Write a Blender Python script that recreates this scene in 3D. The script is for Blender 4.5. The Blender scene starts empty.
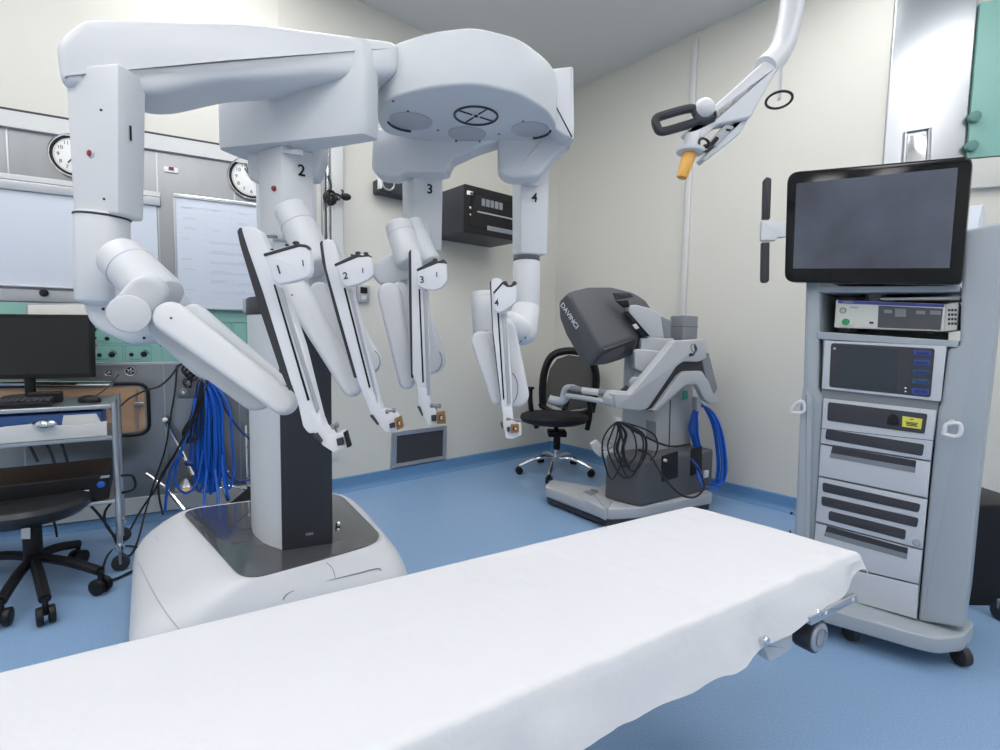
import bpy, bmesh, math, random
from mathutils import Vector, Matrix
random.seed(7)
PI = math.pi
V = Vector
sc = bpy.context.scene
COL = sc.collection

# ------------------------------------------------------------------ camera, world, exposure
F = 510.0
H = 1.20
cam_d = bpy.data.cameras.new('camera'); cam = bpy.data.objects.new('camera', cam_d); COL.objects.link(cam)
cam_d.sensor_width = 36; cam_d.lens = F / 1000 * 36; cam_d.clip_start = 0.02
PITCH = math.atan(0.080); ROLL = 0.018
CM = Matrix.Translation((0, 0, H)) @ Matrix.Rotation(PI/2 - PITCH, 4, 'X') @ Matrix.Rotation(ROLL, 4, 'Z')
cam.matrix_world = CM
sc.camera = cam
w = bpy.data.worlds.new('world'); sc.world = w; w.use_nodes = True
w.node_tree.nodes['Background'].inputs[0].default_value = (0.80, 0.86, 1.0, 1)
w.node_tree.nodes['Background'].inputs[1].default_value = 0.25
sc.view_settings.view_transform = 'Standard'; sc.view_settings.look = 'None'
sc.view_settings.gamma = 1; sc.view_settings.use_curve_mapping = False
sc.view_settings.exposure = 0.0
LAMP = 8.6          # strength of the ceiling light panels
sc.cycles.max_bounces = 8; sc.cycles.diffuse_bounces = 5
R3 = CM.to_3x3()

def ray(u, v):
    return (R3 @ V(((u-500)/F, -(v-375)/F, -1))).normalized()
def P(u, v, Y):
    r = ray(u, v); return V((0, 0, H)) + r * (Y / r.y)
def G(u, v, z=0.0):
    r = ray(u, v); return V((0, 0, H)) + r * ((z - H) / r.z)

class Pl:
    """vertical plane through o running along d; n looks to the camera side"""
    def __init__(s, o, d):
        s.o = V((o[0], o[1], 0)); s.d = V((d[0], d[1], 0)).normalized()
        s.n = V((s.d.y, -s.d.x, 0))
        if s.n.dot(-s.o) < 0: s.n = -s.n
    def hit(s, u, v, off=0.0):
        r = ray(u, v); c = V((0, 0, H)); o = s.o + s.n*off
        return c + r * ((o - c).dot(s.n) / r.dot(s.n))
    def xy(s, a, off=0.0, z=0.0):
        p = s.o + s.d*a + s.n*off; return V((p.x, p.y, z))

# ------------------------------------------------------------------ materials
M = {}
def mat(name, col, rough=0.5, metal=0.0, emit=0.0, noise=None, bump=None, spec=0.5, alpha=1.0, coat=0.0):
    m = bpy.data.materials.new(name); m.use_nodes = True
    nt = m.node_tree; b = nt.nodes['Principled BSDF']
    b.inputs['Base Color'].default_value = (*col, 1); b.inputs['Roughness'].default_value = rough
    b.inputs['Metallic'].default_value = metal; b.inputs['Specular IOR Level'].default_value = spec
    b.inputs['Coat Weight'].default_value = coat
    if alpha < 1: b.inputs['Alpha'].default_value = alpha
    if emit:
        b.inputs['Emission Color'].default_value = (*col, 1); b.inputs['Emission Strength'].default_value = emit
    if noise or bump:
        tc = nt.nodes.new('ShaderNodeTexCoord'); mp = nt.nodes.new('ShaderNodeMapping')
        nt.links.new(tc.outputs['Object'], mp.inputs[0])
    if noise:     # (scale, amount, stretch)
        sc_, amt, st = noise
        mp.inputs['Scale'].default_value = st
        n = nt.nodes.new('ShaderNodeTexNoise'); n.inputs['Scale'].default_value = sc_; n.inputs['Detail'].default_value = 4
        nt.links.new(mp.outputs[0], n.inputs[0])
        r = nt.nodes.new('ShaderNodeValToRGB')
        r.color_ramp.elements[0].position = 0.3; r.color_ramp.elements[1].position = 0.7
        r.color_ramp.elements[0].color = (*[max(0, c*(1-amt)) for c in col], 1)
        r.color_ramp.elements[1].color = (*[min(1, c*(1+amt)) for c in col], 1)
        nt.links.new(n.outputs[0], r.inputs[0]); nt.links.new(r.outputs[0], b.inputs['Base Color'])
    if bump:      # (scale, strength, distance, stretch)
        s2, st2, d2, str2 = bump
        mp2 = nt.nodes.new('ShaderNodeMapping'); nt.links.new(tc.outputs['Object'], mp2.inputs[0]); mp2.inputs['Scale'].default_value = str2
        n2 = nt.nodes.new('ShaderNodeTexNoise'); n2.inputs['Scale'].default_value = s2; n2.inputs['Detail'].default_value = 5
        nt.links.new(mp2.outputs[0], n2.inputs[0])
        bp = nt.nodes.new('ShaderNodeBump'); bp.inputs['Strength'].default_value = st2; bp.inputs['Distance'].default_value = d2
        nt.links.new(n2.outputs[0], bp.inputs['Height']); nt.links.new(bp.outputs[0], b.inputs['Normal'])
    M[name] = m; return m
U1 = (1, 1, 1)
mat('white_plastic', (0.69, 0.70, 0.735), 0.38, noise=(3, 0.015, U1))
mat('cool_plastic', (0.65, 0.67, 0.705), 0.42, noise=(3, 0.015, U1))
mat('rail_white', (0.74, 0.75, 0.80), 0.35)
mat('cart_grey', (0.37, 0.41, 0.455), 0.42, noise=(2, 0.02, U1))
mat('cart_front', (0.56, 0.58, 0.63), 0.4)
mat('console_grey', (0.45, 0.465, 0.495), 0.42, noise=(2, 0.02, U1))
mat('console_mid', (0.22, 0.235, 0.265), 0.42)
mat('hood_grey', (0.095, 0.097, 0.107), 0.45, spec=0.3)
mat('dark_grey', (0.042, 0.043, 0.052), 0.45, spec=0.35)
mat('glossy_dark', (0.075, 0.077, 0.085), 0.10, coat=0.6)
mat('black', (0.009, 0.009, 0.011), 0.45, spec=0.3)
mat('black_soft', (0.014, 0.014, 0.017), 0.75, bump=(300, 0.3, 0.001, U1))
mat('black_leather', (0.018, 0.019, 0.022), 0.32)
mat('black_glass', (0.005, 0.005, 0.007), 0.10, spec=0.35)
mat('chrome', (0.75, 0.76, 0.78), 0.14, metal=1)
mat('steel', (0.34, 0.35, 0.365), 0.30, metal=0.95, noise=(3, 0.04, (4, 4, 0.8)), bump=(30, 0.03, 0.001, (0.4, 0.4, 8)))
mat('steel_plain', (0.50, 0.52, 0.55), 0.3, metal=0.9)
mat('aluminium', (0.50, 0.51, 0.56), 0.35, metal=0.7)
mat('cream', (0.67, 0.66, 0.61), 0.6, noise=(1.5, 0.015, U1), bump=(60, 0.05, 0.001, U1))
mat('grey_cream', (0.60, 0.60, 0.57), 0.6)
mat('ceiling_white', (0.7, 0.7, 0.69), 0.8)
mat('floor_blue', (0.24, 0.38, 0.59), 0.34, noise=(190, 0.16, U1), bump=(120, 0.05, 0.0005, U1))
mat('skirting_blue', (0.12, 0.26, 0.47), 0.35, noise=(190, 0.1, U1))
mat('off_white', (0.64, 0.65, 0.65), 0.5)
mat('white_board', (0.62, 0.67, 0.76), 0.28)
mat('marker_blue', (0.54, 0.595, 0.71), 0.4)
mat('marker_grey', (0.36, 0.39, 0.45), 0.5)
mat('mint', (0.24, 0.47, 0.42), 0.45)
mat('mint_line', (0.10, 0.24, 0.22), 0.5)
mat('tan', (0.50, 0.32, 0.20), 0.35, noise=(3, 0.15, (1, 1, 3)))
mat('sheet', (0.67, 0.675, 0.71), 0.85, bump=(11, 0.5, 0.012, U1))
mat('bay_dark', (0.050, 0.051, 0.062), 0.45, spec=0.3)
mat('red_mark', (0.22, 0.015, 0.03), 0.35)
mat('pink', (0.55, 0.05, 0.22), 0.5)
mat('bronze', (0.30, 0.16, 0.07), 0.35, metal=0.4)
mat('amber', (0.85, 0.55, 0.25), 0.35)
mat('orange', (0.90, 0.47, 0.10), 0.4)
mat('cable_blue', (0.008, 0.11, 0.55), 0.35)
mat('cable_navy', (0.012, 0.05, 0.22), 0.4)
mat('cable_black', (0.010, 0.011, 0.014), 0.5)
mat('green', (0.02, 0.28, 0.10), 0.4)
mat('teal', (0.02, 0.38, 0.26), 0.4)
mat('blue_strip', (0.035, 0.06, 0.30), 0.35)
mat('button_blue', (0.02, 0.045, 0.18), 0.25)
mat('button_teal', (0.03, 0.09, 0.13), 0.25)
mat('yellow', (0.70, 0.66, 0.10), 0.5)
mat('cam_white', (0.66, 0.66, 0.62), 0.45)
mat('screen_painted_reflection', (0.085, 0.095, 0.13), 0.16, noise=(2.2, 0.55, U1), emit=0.0)  # mottled reflections painted into the dark screen colour; it gives no light
mat('screen_dark', (0.035, 0.045, 0.06), 0.12)
mat('pc_screen', (0.010, 0.011, 0.014), 0.22)
mat('paper', (0.86, 0.86, 0.84), 0.7)
mat('book_blue', (0.05, 0.13, 0.36), 0.4)
mat('vent_dark', (0.075, 0.078, 0.088), 0.5, metal=0.2, noise=(300, 0.3, U1))
mat('mesh_black', (0.016, 0.016, 0.018), 0.7, alpha=0.6)
mat('lamp_panel', (1.0, 0.985, 0.975), 0.6, emit=LAMP)
mat('rubber', (0.03, 0.03, 0.033), 0.6)

# ------------------------------------------------------------------ mesh building
class MB:
    def __init__(s): s.bm = bmesh.new(); s.mats = []
    def mi(s, m):
        if m not in s.mats: s.mats.append(m)
        return s.mats.index(m)
    def merge(s, t, m, bevel=0, seg=2, ang=0.45):
        if bevel > 0:
            t.normal_update()
            ed = [e for e in t.edges if len(e.link_faces) == 2 and e.calc_face_angle(0) > ang]
            if ed:
                try: bmesh.ops.bevel(t, geom=ed, offset=bevel, segments=seg, profile=0.5, affect='EDGES', clamp_overlap=True)
                except Exception: pass
        i = s.mi(m)
        for f in t.faces: f.material_index = i; f.smooth = True
        me = bpy.data.meshes.new('tmp'); t.to_mesh(me); t.free()
        s.bm.from_mesh(me); bpy.data.meshes.remove(me)
        return s
    def prism(s, front, back, m='white_plastic', bevel=0, seg=2):
        """outline front..back with rims rounded by bevel (and sharp outline corners softened)"""
        F_, B_ = [V(p) for p in front], [V(p) for p in back]
        keep = [i for i in range(len(F_)) if (F_[i]-F_[i-1]).length > 1e-5 or (B_[i]-B_[i-1]).length > 1e-5]
        F_ = [F_[i] for i in keep]; B_ = [B_[i] for i in keep]
        def newell(p):
            n = V()
            for i in range(len(p)): n += (p[i]-p[0]).cross(p[(i+1) % len(p)]-p[0])
            return n
        N = newell(F_); area = N.length/2; N.normalize()
        per = sum((F_[i]-F_[i-1]).length for i in range(len(F_)))
        dep = sum((a-b).length for a, b in zip(F_, B_))/len(F_)
        bv = min(bevel, dep*0.42, 0.5*area/max(per, 1e-6))
        if bv > 1e-5:
            f2, b2 = [], []
            n = len(F_)
            for i in range(n):
                d1 = (F_[i]-F_[i-1]); d2 = (F_[(i+1) % n]-F_[i])
                if d1.length > 1e-7 and d2.length > 1e-7 and d1.angle(d2) > 0.5 and n < 40:
                    for A, out in ((F_, f2), (B_, b2)):
                        p = A[i]; a = A[i-1]-p; c = A[(i+1) % n]-p; k = min(bv, a.length*.3, c.length*.3)
                        pa = p + a.normalized()*k; pc = p + c.normalized()*k
                        out += [pa, pa*.25 + p*.5 + pc*.25, pc]
                else: f2.append(F_[i]); b2.append(B_[i])
            F_, B_ = f2, b2
        n = len(F_); t = bmesh.new()
        def inset(p, N, k):
            out = []
            for i in range(n):
                d1 = (p[i]-p[i-1]).normalized(); d2 = (p[(i+1) % n]-p[i]).normalized()
                n1, n2 = N.cross(d1), N.cross(d2); q = (n1+n2)/max(0.35, 1+n1.dot(n2)); out.append(p[i] + q*k)
            return out
        if bv > 1e-5:
            rings = []
            st = [(1.0, 0.0), (0.45, 0.12), (0.12, 0.45), (0.0, 1.0)] if seg > 1 else [(1, 0), (0, 1)]
            NB = newell(B_).normalized()
            for k, d in st:
                ip = inset(F_, N, bv*k); rings.append([q + (b-f).normalized()*bv*d for q, f, b in zip(ip, F_, B_)])
            for k, d in st[::-1]:
                ip = inset(B_, NB, bv*k); rings.append([q + (f-b).normalized()*bv*d for q, f, b in zip(ip, F_, B_)])
        else: rings = [F_, B_]
        R = [[t.verts.new(p) for p in r] for r in rings]
        for a, b in zip(R, R[1:]):
            for i in range(n): t.faces.new((a[i], a[(i+1) % n], b[(i+1) % n], b[i]))
        t.faces.new(R[0][::-1]); t.faces.new(R[-1])
        bmesh.ops.recalc_face_normals(t, faces=t.faces)
        return s.merge(t, m)
    def slab(s, pl, px, off=0.0, th=0.02, m='white_plastic', bevel=0, seg=2):
        f = [pl.hit(u, v, off) for u, v in px]
        return s.prism(f, [p - pl.n*th for p in f], m, bevel, seg)
    def yslab(s, px, Y, th=0.05, m='white_plastic', bevel=0, seg=2, k=0.0, v0=None, ku=0.0, u0=500):
        """outline at distance Y (+k per px down, +ku per px right), thickness th going away"""
        v0 = px[0][1] if v0 is None else v0
        f = [P(u, v, Y + k*(v-v0) + ku*(u-u0)) for u, v in px]
        c = sum(f, V())/len(f); n = (c - V((0, 0, H))).normalized()
        nn = V()
        for i in range(len(f)): nn += (f[i]-c).cross(f[(i+1) % len(f)]-c)
        nn.normalize()
        if nn.dot(n) < 0: nn = -nn
        return s.prism(f, [p + nn*th for p in f], m, bevel, seg)
    def vprism(s, pts, z0, z1, m='white_plastic', bevel=0, seg=2):
        return s.prism([V((p[0], p[1], z0)) for p in pts], [V((p[0], p[1], z1)) for p in pts], m, bevel, seg)
    def box(s, c, ax, size, m='white_plastic', bevel=0, seg=2):
        """c centre, ax (x,y,z) unit axes, size full lengths"""
        X, Y_, Z = [V(a).normalized()*l/2 for a, l in zip(ax, size)]
        c = V(c)
        f = [c - X - Y_ - Z, c + X - Y_ - Z, c + X - Y_ + Z, c - X - Y_ + Z]
        return s.prism(f, [p + 2*Y_ for p in f], m, bevel, seg)
    def spin(s, p0, p1, prof, m='white_plastic', n=28, cap=True):
        """prof: list of (metres along, radius)"""
        p0, p1 = V(p0), V(p1); a = (p1-p0).normalized()
        q = a.orthogonal().normalized(); r = a.cross(q)
        t = bmesh.new(); rings = []
        for d, rad in prof:
            rings.append([t.verts.new(p0 + a*d + (q*math.cos(2*PI*i/n) + r*math.sin(2*PI*i/n))*max(rad, 1e-4)) for i in range(n)])
        for A, B in zip(rings, rings[1:]):
            for i in range(n): t.faces.new((A[i], A[(i+1) % n], B[(i+1) % n], B[i]))
        if cap: t.faces.new(rings[0][::-1]); t.faces.new(rings[-1])
        bmesh.ops.recalc_face_normals(t, faces=t.faces)
        return s.merge(t, m)
    def cyl(s, p0, p1, r0, r1=None, m='white_plastic', e=None, n=28, dome=0.0, dome0=0.0):
        r1 = r0 if r1 is None else r1; L = (V(p1)-V(p0)).length
        e = min(0.004, r0*0.3, r1*0.3) if e is None else e
        pr = []
        if dome0: pr += [(-r0*dome0*math.cos(x), r0*math.sin(x)) for x in [PI/2*i/6 for i in range(7)]]
        else: pr += [(0, r0-e), (e*0.3, r0-e*0.3), (e, r0)]
        if dome: pr += [(L + r1*dome*math.sin(x), r1*math.cos(x)) for x in [PI/2*i/6 for i in range(7)]]
        else: pr += [(L-e, r1), (L-e*0.3, r1-e*0.3), (L, r1-e)]
        return s.spin(p0, p1, pr, m, n)
    def disc(s, c, nrm, r, th, m, n=32):
        c = V(c); nrm = V(nrm).normalized(); return s.cyl(c - nrm*th, c, r, r, m, n=n, e=min(0.002, th*0.3))
    def ring(s, c, nrm, R, r, m, n=36, k=8, ax=None, sy=1.0):
        nrm = V(nrm).normalized(); q = nrm.orthogonal().normalized() if ax is None else V(ax).normalized(); p = nrm.cross(q)
        return s.tube([V(c) + q*R*math.cos(2*PI*i/n) + p*R*sy*math.sin(2*PI*i/n) for i in range(n)], r, m, closed=True, k=k)
    def tube(s, pts, r, m, closed=False, k=8, smooth=0):
        pts = [V(p) for p in pts]
        if smooth: pts = catmull(pts, smooth, closed)
        n = len(pts); t = bmesh.new(); rings = []
        tan = []
        for i in range(n):
            a = pts[(i-1) % n] if closed or i > 0 else pts[i]; b = pts[(i+1) % n] if closed or i < n-1 else pts[i]
            d = (b-a); tan.append(d.normalized() if d.length > 1e-9 else V((0, 0, 1)))
        q = tan[0].orthogonal().normalized()
        for i in range(n):
            q = (q - tan[i]*q.dot(tan[i])).normalized(); b = tan[i].cross(q)
            rings.append([t.verts.new(pts[i] + (q*math.cos(2*PI*j/k) + b*math.sin(2*PI*j/k))*r) for j in range(k)])
        for i in range(n if closed else n-1):
            A, B = rings[i], rings[(i+1) % n]; sh = 0
            if closed and i == n-1:
                sh = min(range(k), key=lambda z: sum((A[j].co - B[(j+z) % k].co).length for j in range(k)))
            for j in range(k): t.faces.new((A[j], A[(j+1) % k], B[(j+1+sh) % k], B[(j+sh) % k]))
        if not closed: t.faces.new(rings[0][::-1]); t.faces.new(rings[-1])
        bmesh.ops.recalc_face_normals(t, faces=t.faces)
        return s.merge(t, m)
    def stad(s, p1, p2, r1, r2, th, m='white_plastic', bevel=0.01, nrm=None, seg=3):
        """rounded arm link with tapering ends between two joints"""
        p1, p2 = V(p1), V(p2); a = (p2-p1).normalized()
        n = (((p1+p2)/2) - V((0, 0, H))).normalized() if nrm is None else V(nrm).normalized()
        n = (n - a*n.dot(a)).normalized(); b = a.cross(n)
        L = (p2-p1).length; al = math.asin(max(-1, min(1, (r1-r2)/L)))
        pts = []
        for i in range(13):
            x = PI/2 + al*-1 + (PI + 2*al)*i/12 if False else (PI/2 - al) + (PI + 2*al)*i/12
            pts.append(p1 + a*math.cos(x)*r1 + b*math.sin(x)*r1)
        for i in range(13):
            x = -(PI/2 + al) + (PI - 2*al)*0 + ((PI - 2*al) + 4*al*0)*i/12
            x = -(PI/2 - al) + (PI - 2*al)*i/12 if r1 >= r2 else -(PI/2 - al) + (PI - 2*al)*i/12
            pts.append(p2 + a*math.cos(x)*r2 + b*math.sin(x)*r2)
        return s.prism([p - n*th/2 for p in pts], [p + n*th/2 for p in pts], m, bevel, seg)
    def ball(s, c, r, m='white_plastic', sx=(1, 1, 1), sub=3):
        t = bmesh.new(); bmesh.ops.create_icosphere(t, subdivisions=sub, radius=r)
        for v in t.verts: v.co = V((v.co.x*sx[0], v.co.y*sx[1], v.co.z*sx[2])) + V(c)
        return s.merge(t, m)
    def text(s, txt, c, right, up, h, m='dark_grey', th=0.0008, align='CENTER', bold=0.0):
        cu = bpy.data.curves.new('t', 'FONT'); cu.body = txt; cu.size = 1; cu.align_x = align; cu.align_y = 'CENTER'
        cu.extrude = 0.0; cu.offset = bold; o = bpy.data.objects.new('t', cu); COL.objects.link(o)
        dg = bpy.context.evaluated_depsgraph_get(); me = bpy.data.meshes.new_from_object(o.evaluated_get(dg))
        bpy.data.objects.remove(o)
        right = V(right).normalized(); up = V(up); up = (up - right*up.dot(right)).normalized(); n = right.cross(up)
        k = h/0.70
        for v in me.vertices: v.co = V(c) + right*v.co.x*k + up*v.co.y*k + n*th
        t = bmesh.new(); t.from_mesh(me); bpy.data.meshes.remove(me)
        return s.merge(t, m)
    def pxtext(s, txt, u, v, hpx, Y, m='dark_grey', rot=0.0, sx=1.0):
        c = P(u, v, Y); r0 = (P(u+1, v, Y)-c).normalized(); u0 = (P(u, v-1, Y)-c).normalized()
        r = r0*math.cos(rot) + u0*math.sin(rot); up = u0*math.cos(rot) - r0*math.sin(rot)
        return s.text(txt, c, r, up, hpx*Y/F, m, bold=.02)

def catmull(p, k=6, closed=False):
    n = len(p); out = []
    rng = n if closed else n-1
    for i in range(rng):
        g = lambda j: p[j % n] if closed else p[max(0, min(n-1, j))]
        a, b, c, d = g(i-1), g(i), g(i+1), g(i+2)
        for j in range(k):
            t = j/k
            out.append(0.5*((2*b) + (c-a)*t + (2*a-5*b+4*c-d)*t*t + (3*b-a-3*c+d)*t*t*t))
    if not closed: out.append(p[-1])
    return out
def rnd(pts, r, n=4):
    """round the corners of a 2D outline"""
    out = []; N = len(pts)
    for i in range(N):
        p = V(pts[i][:2]); a = V(pts[i-1][:2]); b = V(pts[(i+1) % N][:2])
        rr = r[i] if isinstance(r, (list, tuple)) else r
        la, lb = (a-p).length, (b-p).length; d = min(rr, la*0.48, lb*0.48)
        if d < 1e-6: out.append((p.x, p.y)); continue
        A = p + (a-p)/la*d; B = p + (b-p)/lb*d
        for j in range(n+1):
            t = j/n; q = A*(1-t)**2 + p*2*t*(1-t) + B*t*t; out.append((q.x, q.y))
    return out
def rect(x0, y0, x1, y1): return [(x0, y0), (x1, y0), (x1, y1), (x0, y1)]

def wmat(o):
    m = o.matrix_basis.copy()
    while o.parent: o = o.parent; m = o.matrix_basis @ m
    return m
def obj(name, mb, parent=None, label=None, sharp=0.6):
    me = bpy.data.meshes.new(name)
    if parent is not None: mb.bm.transform(wmat(parent).inverted())
    mb.bm.to_mesh(me); mb.bm.free()
    for m in mb.mats: me.materials.append(M[m])
    try: me.set_sharp_from_angle(angle=sharp)
    except Exception: pass
    o = bpy.data.objects.new(name, me); COL.objects.link(o)
    if parent is not None: o.parent = parent
    if label: o['label'] = label
    return o
def thing(name, loc, label, cat, group=None):
    o = bpy.data.objects.new(name, None); COL.objects.link(o); o.location = loc; o.empty_display_size = 0.1
    return tag(o, label, cat, group)
def tag(o, label, cat, group=None):
    o['label'] = label; o['category'] = cat
    if group: o['group'] = group
    return o
def solo(name, mb, label, cat, group=None, base=None):
    """a thing that is one mesh; its origin is put at its lowest middle point"""
    cs = [v.co for v in mb.bm.verts]
    lo = V((min(c.x for c in cs), min(c.y for c in cs), min(c.z for c in cs))); hi = V((max(c.x for c in cs), max(c.y for c in cs), max(c.z for c in cs)))
    b = V(((lo.x+hi.x)/2, (lo.y+hi.y)/2, lo.z))
    for v in mb.bm.verts: v.co -= b
    o = obj(name, mb); o.location = b
    return tag(o, label, cat, group)
def struct(name, mb, parent=None):
    o = obj(name, mb, parent)
    if parent is None: o['kind'] = 'structure'
    return o

# ------------------------------------------------------------------ the room
C0 = G(551, 451)
dB = V((0.758, 0.652, 0)); dR = V((0.652, -0.758, 0))
dS = V((0.881, 0.4725, 0))
WB = Pl(C0, dB); WR = Pl(C0, dR); G1 = G(90, 528); WS = Pl(G1, dS)
def meet(a, b):
    d = b.o - a.o; den = a.d.x*b.d.y - a.d.y*b.d.x
    t = (d.x*b.d.y - d.y*b.d.x)/den; return a.o + a.d*t
W1 = meet(WS, WB)
CEIL = 3.55
hh = WR.hit(879, 200); E1 = V((hh.x, hh.y, 0)); dE = V((0.938, -0.347, 0)); WE = Pl(E1, dE)
E2 = E1 + dE*1.9
S0 = WS.o + WS.d * ((-3.9 - WS.o.x)/WS.d.x)
K1 = V((E2.x, -1.9, 0)); K2 = V((-3.9, -1.9, 0))
room = [S0, W1, C0, E1, E2, K1, K2]
t = MB(); t.prism([V((p.x, p.y, 0)) for p in room], [V((p.x, p.y, -0.1)) for p in room], 'floor_blue'); struct('floor', t)
t = MB(); t.prism([V((p.x, p.y, CEIL)) for p in room], [V((p.x, p.y, CEIL+0.1)) for p in room], 'ceiling_white'); ceil_o = struct('ceiling', t)
def wall(name, a, b, m, z0=0.0, z1=CEIL, extra=None):
    d = (b-a).normalized(); n = V((d.y, -d.x, 0)); c = sum(room, V())/len(room)
    if n.dot(c-a) > 0: n = -n
    t = MB(); e = 0.0
    def seg(za, zb, mm):
        t.prism([a+V((0, 0, za)), b+V((0, 0, za)), b+V((0, 0, zb)), a+V((0, 0, zb))],
                [a+n*0.12+V((0, 0, za)), b+n*0.12+V((0, 0, za)), b+n*0.12+V((0, 0, zb)), a+n*0.12+V((0, 0, zb))], mm)
    if extra: seg(0, extra, m); seg(extra, CEIL, 'cream')
    else: seg(z0, z1, m)
    return struct(name, t)
ztrim = WS.hit(145, 137).z
wall('wall_left', S0, W1, 'steel', extra=ztrim)
wall('wall_back', W1, C0, 'cream'); wall('wall_right', C0, E1, 'cream')
wall('wall_far_right', E1, E2, 'cream'); wall('wall_side_right', E2, K1, 'cream'); wall('wall_front', K1, K2, 'cream'); wall('wall_side_left', K2, S0, 'cream')
def skirt(name, a, b, m='skirting_blue', h=0.11, th=0.012, z=0.0):
    d = (b-a).normalized(); n = V((d.y, -d.x, 0)); c = sum(room, V())/len(room)
    if n.dot(c-a) < 0: n = -n
    t = MB(); a2 = a + d*0.0; b2 = b
    pr = [(0, 0), (0.045, 0), (0.030, 0.008), (0.018, 0.022), (th, 0.045), (th, h-0.006), (th-0.006, h), (0, h)] if z == 0 else [(0, z), (th, z), (th, z+h), (0, z+h)]
    t.prism([a2 + n*x + V((0, 0, q)) for x, q in pr], [b2 + n*x + V((0, 0, q)) for x, q in pr], m)
    return struct(name, t)
skirt('baseboard_back', W1, C0); skirt('baseboard_right', C0, E1); skirt('baseboard_left', S0, W1, h=0.05); skirt('baseboard_far_right', E1, E2)
skirt('trim_1', S0, W1, 'off_white', h=0.10, th=0.018, z=0.055)
# steel wall head trim: white band with a dark shadow gap above
skirt('trim_2', S0, W1, 'off_white', h=0.085, th=0.03, z=ztrim-0.07)
skirt('trim_3', S0, W1, 'dark_grey', h=0.012, th=0.02, z=ztrim+0.018)
# ceiling lights (children of the ceiling)
for i, (x, y) in enumerate([(-2.6, 0.2), (-0.9, 0.0), (0.9, 0.0), (2.6, 0.0), (-2.4, 1.5), (2.5, 1.5), (-1.4, 2.7), (0.1, 2.7), (1.5, 2.7), (-2.4, -1.1), (0, -1.1), (2.4, -1.1)]):
    t = MB(); t.box((x, y, CEIL-0.012), ((1, 0, 0), (0, 1, 0), (0, 0, 1)), (1.25, 0.65, 0.03), 'off_white', 0.004)
    fr = obj('light_frame', t, ceil_o)
    t = MB(); t.box((x, y, CEIL-0.032), ((1, 0, 0), (0, 1, 0), (0, 0, 1)), (1.15, 0.55, 0.012), 'lamp_panel')
    obj('light_panel', t, fr)

# ------------------------------------------------------------------ steel wall fittings (left)
def clock(u, v, ru, label, hands):
    c = WS.hit(u, v, 0.0); r = (WS.hit(u-ru, v) - c).length; n = WS.n
    th = thing('wall_clock', c, label, 'clock', 'round clocks on the steel wall')
    t = MB(); t.spin(c, c+n, [(0.002, r*0.6), (0.002, r), (0.03, r), (0.036, r*0.96), (0.03, r*0.92), (0.02, r*0.90)], 'chrome', 48, cap=False); obj('clock_rim', t, th)
    t = MB(); t.disc(c+n*0.018, n, r*0.93, 0.014, 'paper', 48); t.ring(c+n*0.020, n, r*0.86, r*0.045, 'black', 48)
    d = WS.d; up = V((0, 0, 1))
    for k in range(60):
        a = 2*PI*k/60; rr = r*0.77; q = c + n*0.0188 + (d*math.sin(a) + up*math.cos(a))*rr
        dirv = d*math.sin(a) + up*math.cos(a)
        t.box(q, (dirv.cross(n), n, dirv), (r*0.012, 0.001, r*0.04), 'dark_grey')
    for k in range(12):
        a = 2*PI*(k+1)/12; q = c + n*0.0188 + (d*math.sin(a) + up*math.cos(a))*r*0.62
        t.text(str(k+1), q, d, up, r*0.16, 'dark_grey')
    dial = obj('clock_face', t, th)
    for nm, (a, L, wd) in zip(('hour_hand', 'minute_hand', 'second_hand'), hands):
        t = MB(); dv = d*math.sin(a) + up*math.cos(a)
        t.box(c + n*0.022 + dv*L*r*0.4, (dv.cross(n), n, dv), (wd*r, 0.002, L*r), 'black'); obj(nm, t, th)
clock(76, 157, 27, 'round chrome-rimmed wall clock on the steel wall, left one half hidden by arm 1', [(3.8, 0.5, 0.05), (2.3, 0.75, 0.035), (1.1, 0.8, 0.012)])
clock(251, 179, 23.5, 'round chrome-rimmed wall clock on the steel wall beside arm 2, above the gridded whiteboard', [(-0.55, 0.55, 0.06), (-0.35, 0.9, 0.04), (2.4, 0.8, 0.012)])
# head hinge bar over the left board
t = MB(); t.slab(WS, rect(-60, 172, 70, 0), 0, 0, 'steel_plain') if False else None
th = thing('whiteboard', WS.hit(90, 280, 0.0), 'plain white wall board behind arm 1 under a steel rail', 'whiteboard')
t = MB()
def wsq(uL, vTL, vBL, uR, vTR, vBR): return [(uL, vTL), (uR, vTR), (uR, vBR), (uL, vBL)]
zT = WS.hit(60, 196).z; zB = WS.hit(60, 287).z
aL = (WS.hit(-110, 200)-WS.o).dot(WS.d); aR = (WS.hit(158, 240)-WS.o).dot(WS.d)
def wbox(t, pl, a0, a1, z0, z1, off0, off1, m, bevel=0.002):
    return t.prism([pl.xy(a0, off1, z0), pl.xy(a1, off1, z0), pl.xy(a1, off1, z1), pl.xy(a0, off1, z1)],
                   [pl.xy(a0, off0, z0), pl.xy(a1, off0, z0), pl.xy(a1, off0, z1), pl.xy(a0, off0, z1)], m, bevel)
def za(pl, u, v): h = pl.hit(u, v); return (h - pl.o).dot(pl.d), h.z
wbox(t, WS, aL, aR, zB, zT, 0.002, 0.02, 'white_board'); obj('board_panel', t, th)
t = MB(); wbox(t, WS, aL, aR+0.02, zT, zT+0.05, 0.002, 0.035, 'aluminium', 0.004); wbox(t, WS, aL, aR+0.02, zT+0.055, zT+0.085, 0.002, 0.022, 'off_white', 0.003); obj('top_rail', t, th)
t = MB(); wbox(t, WS, aL, aR+0.01, zB-0.013, zB, 0.002, 0.045, 'aluminium', 0.004); obj('pen_tray', t, th)
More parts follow.
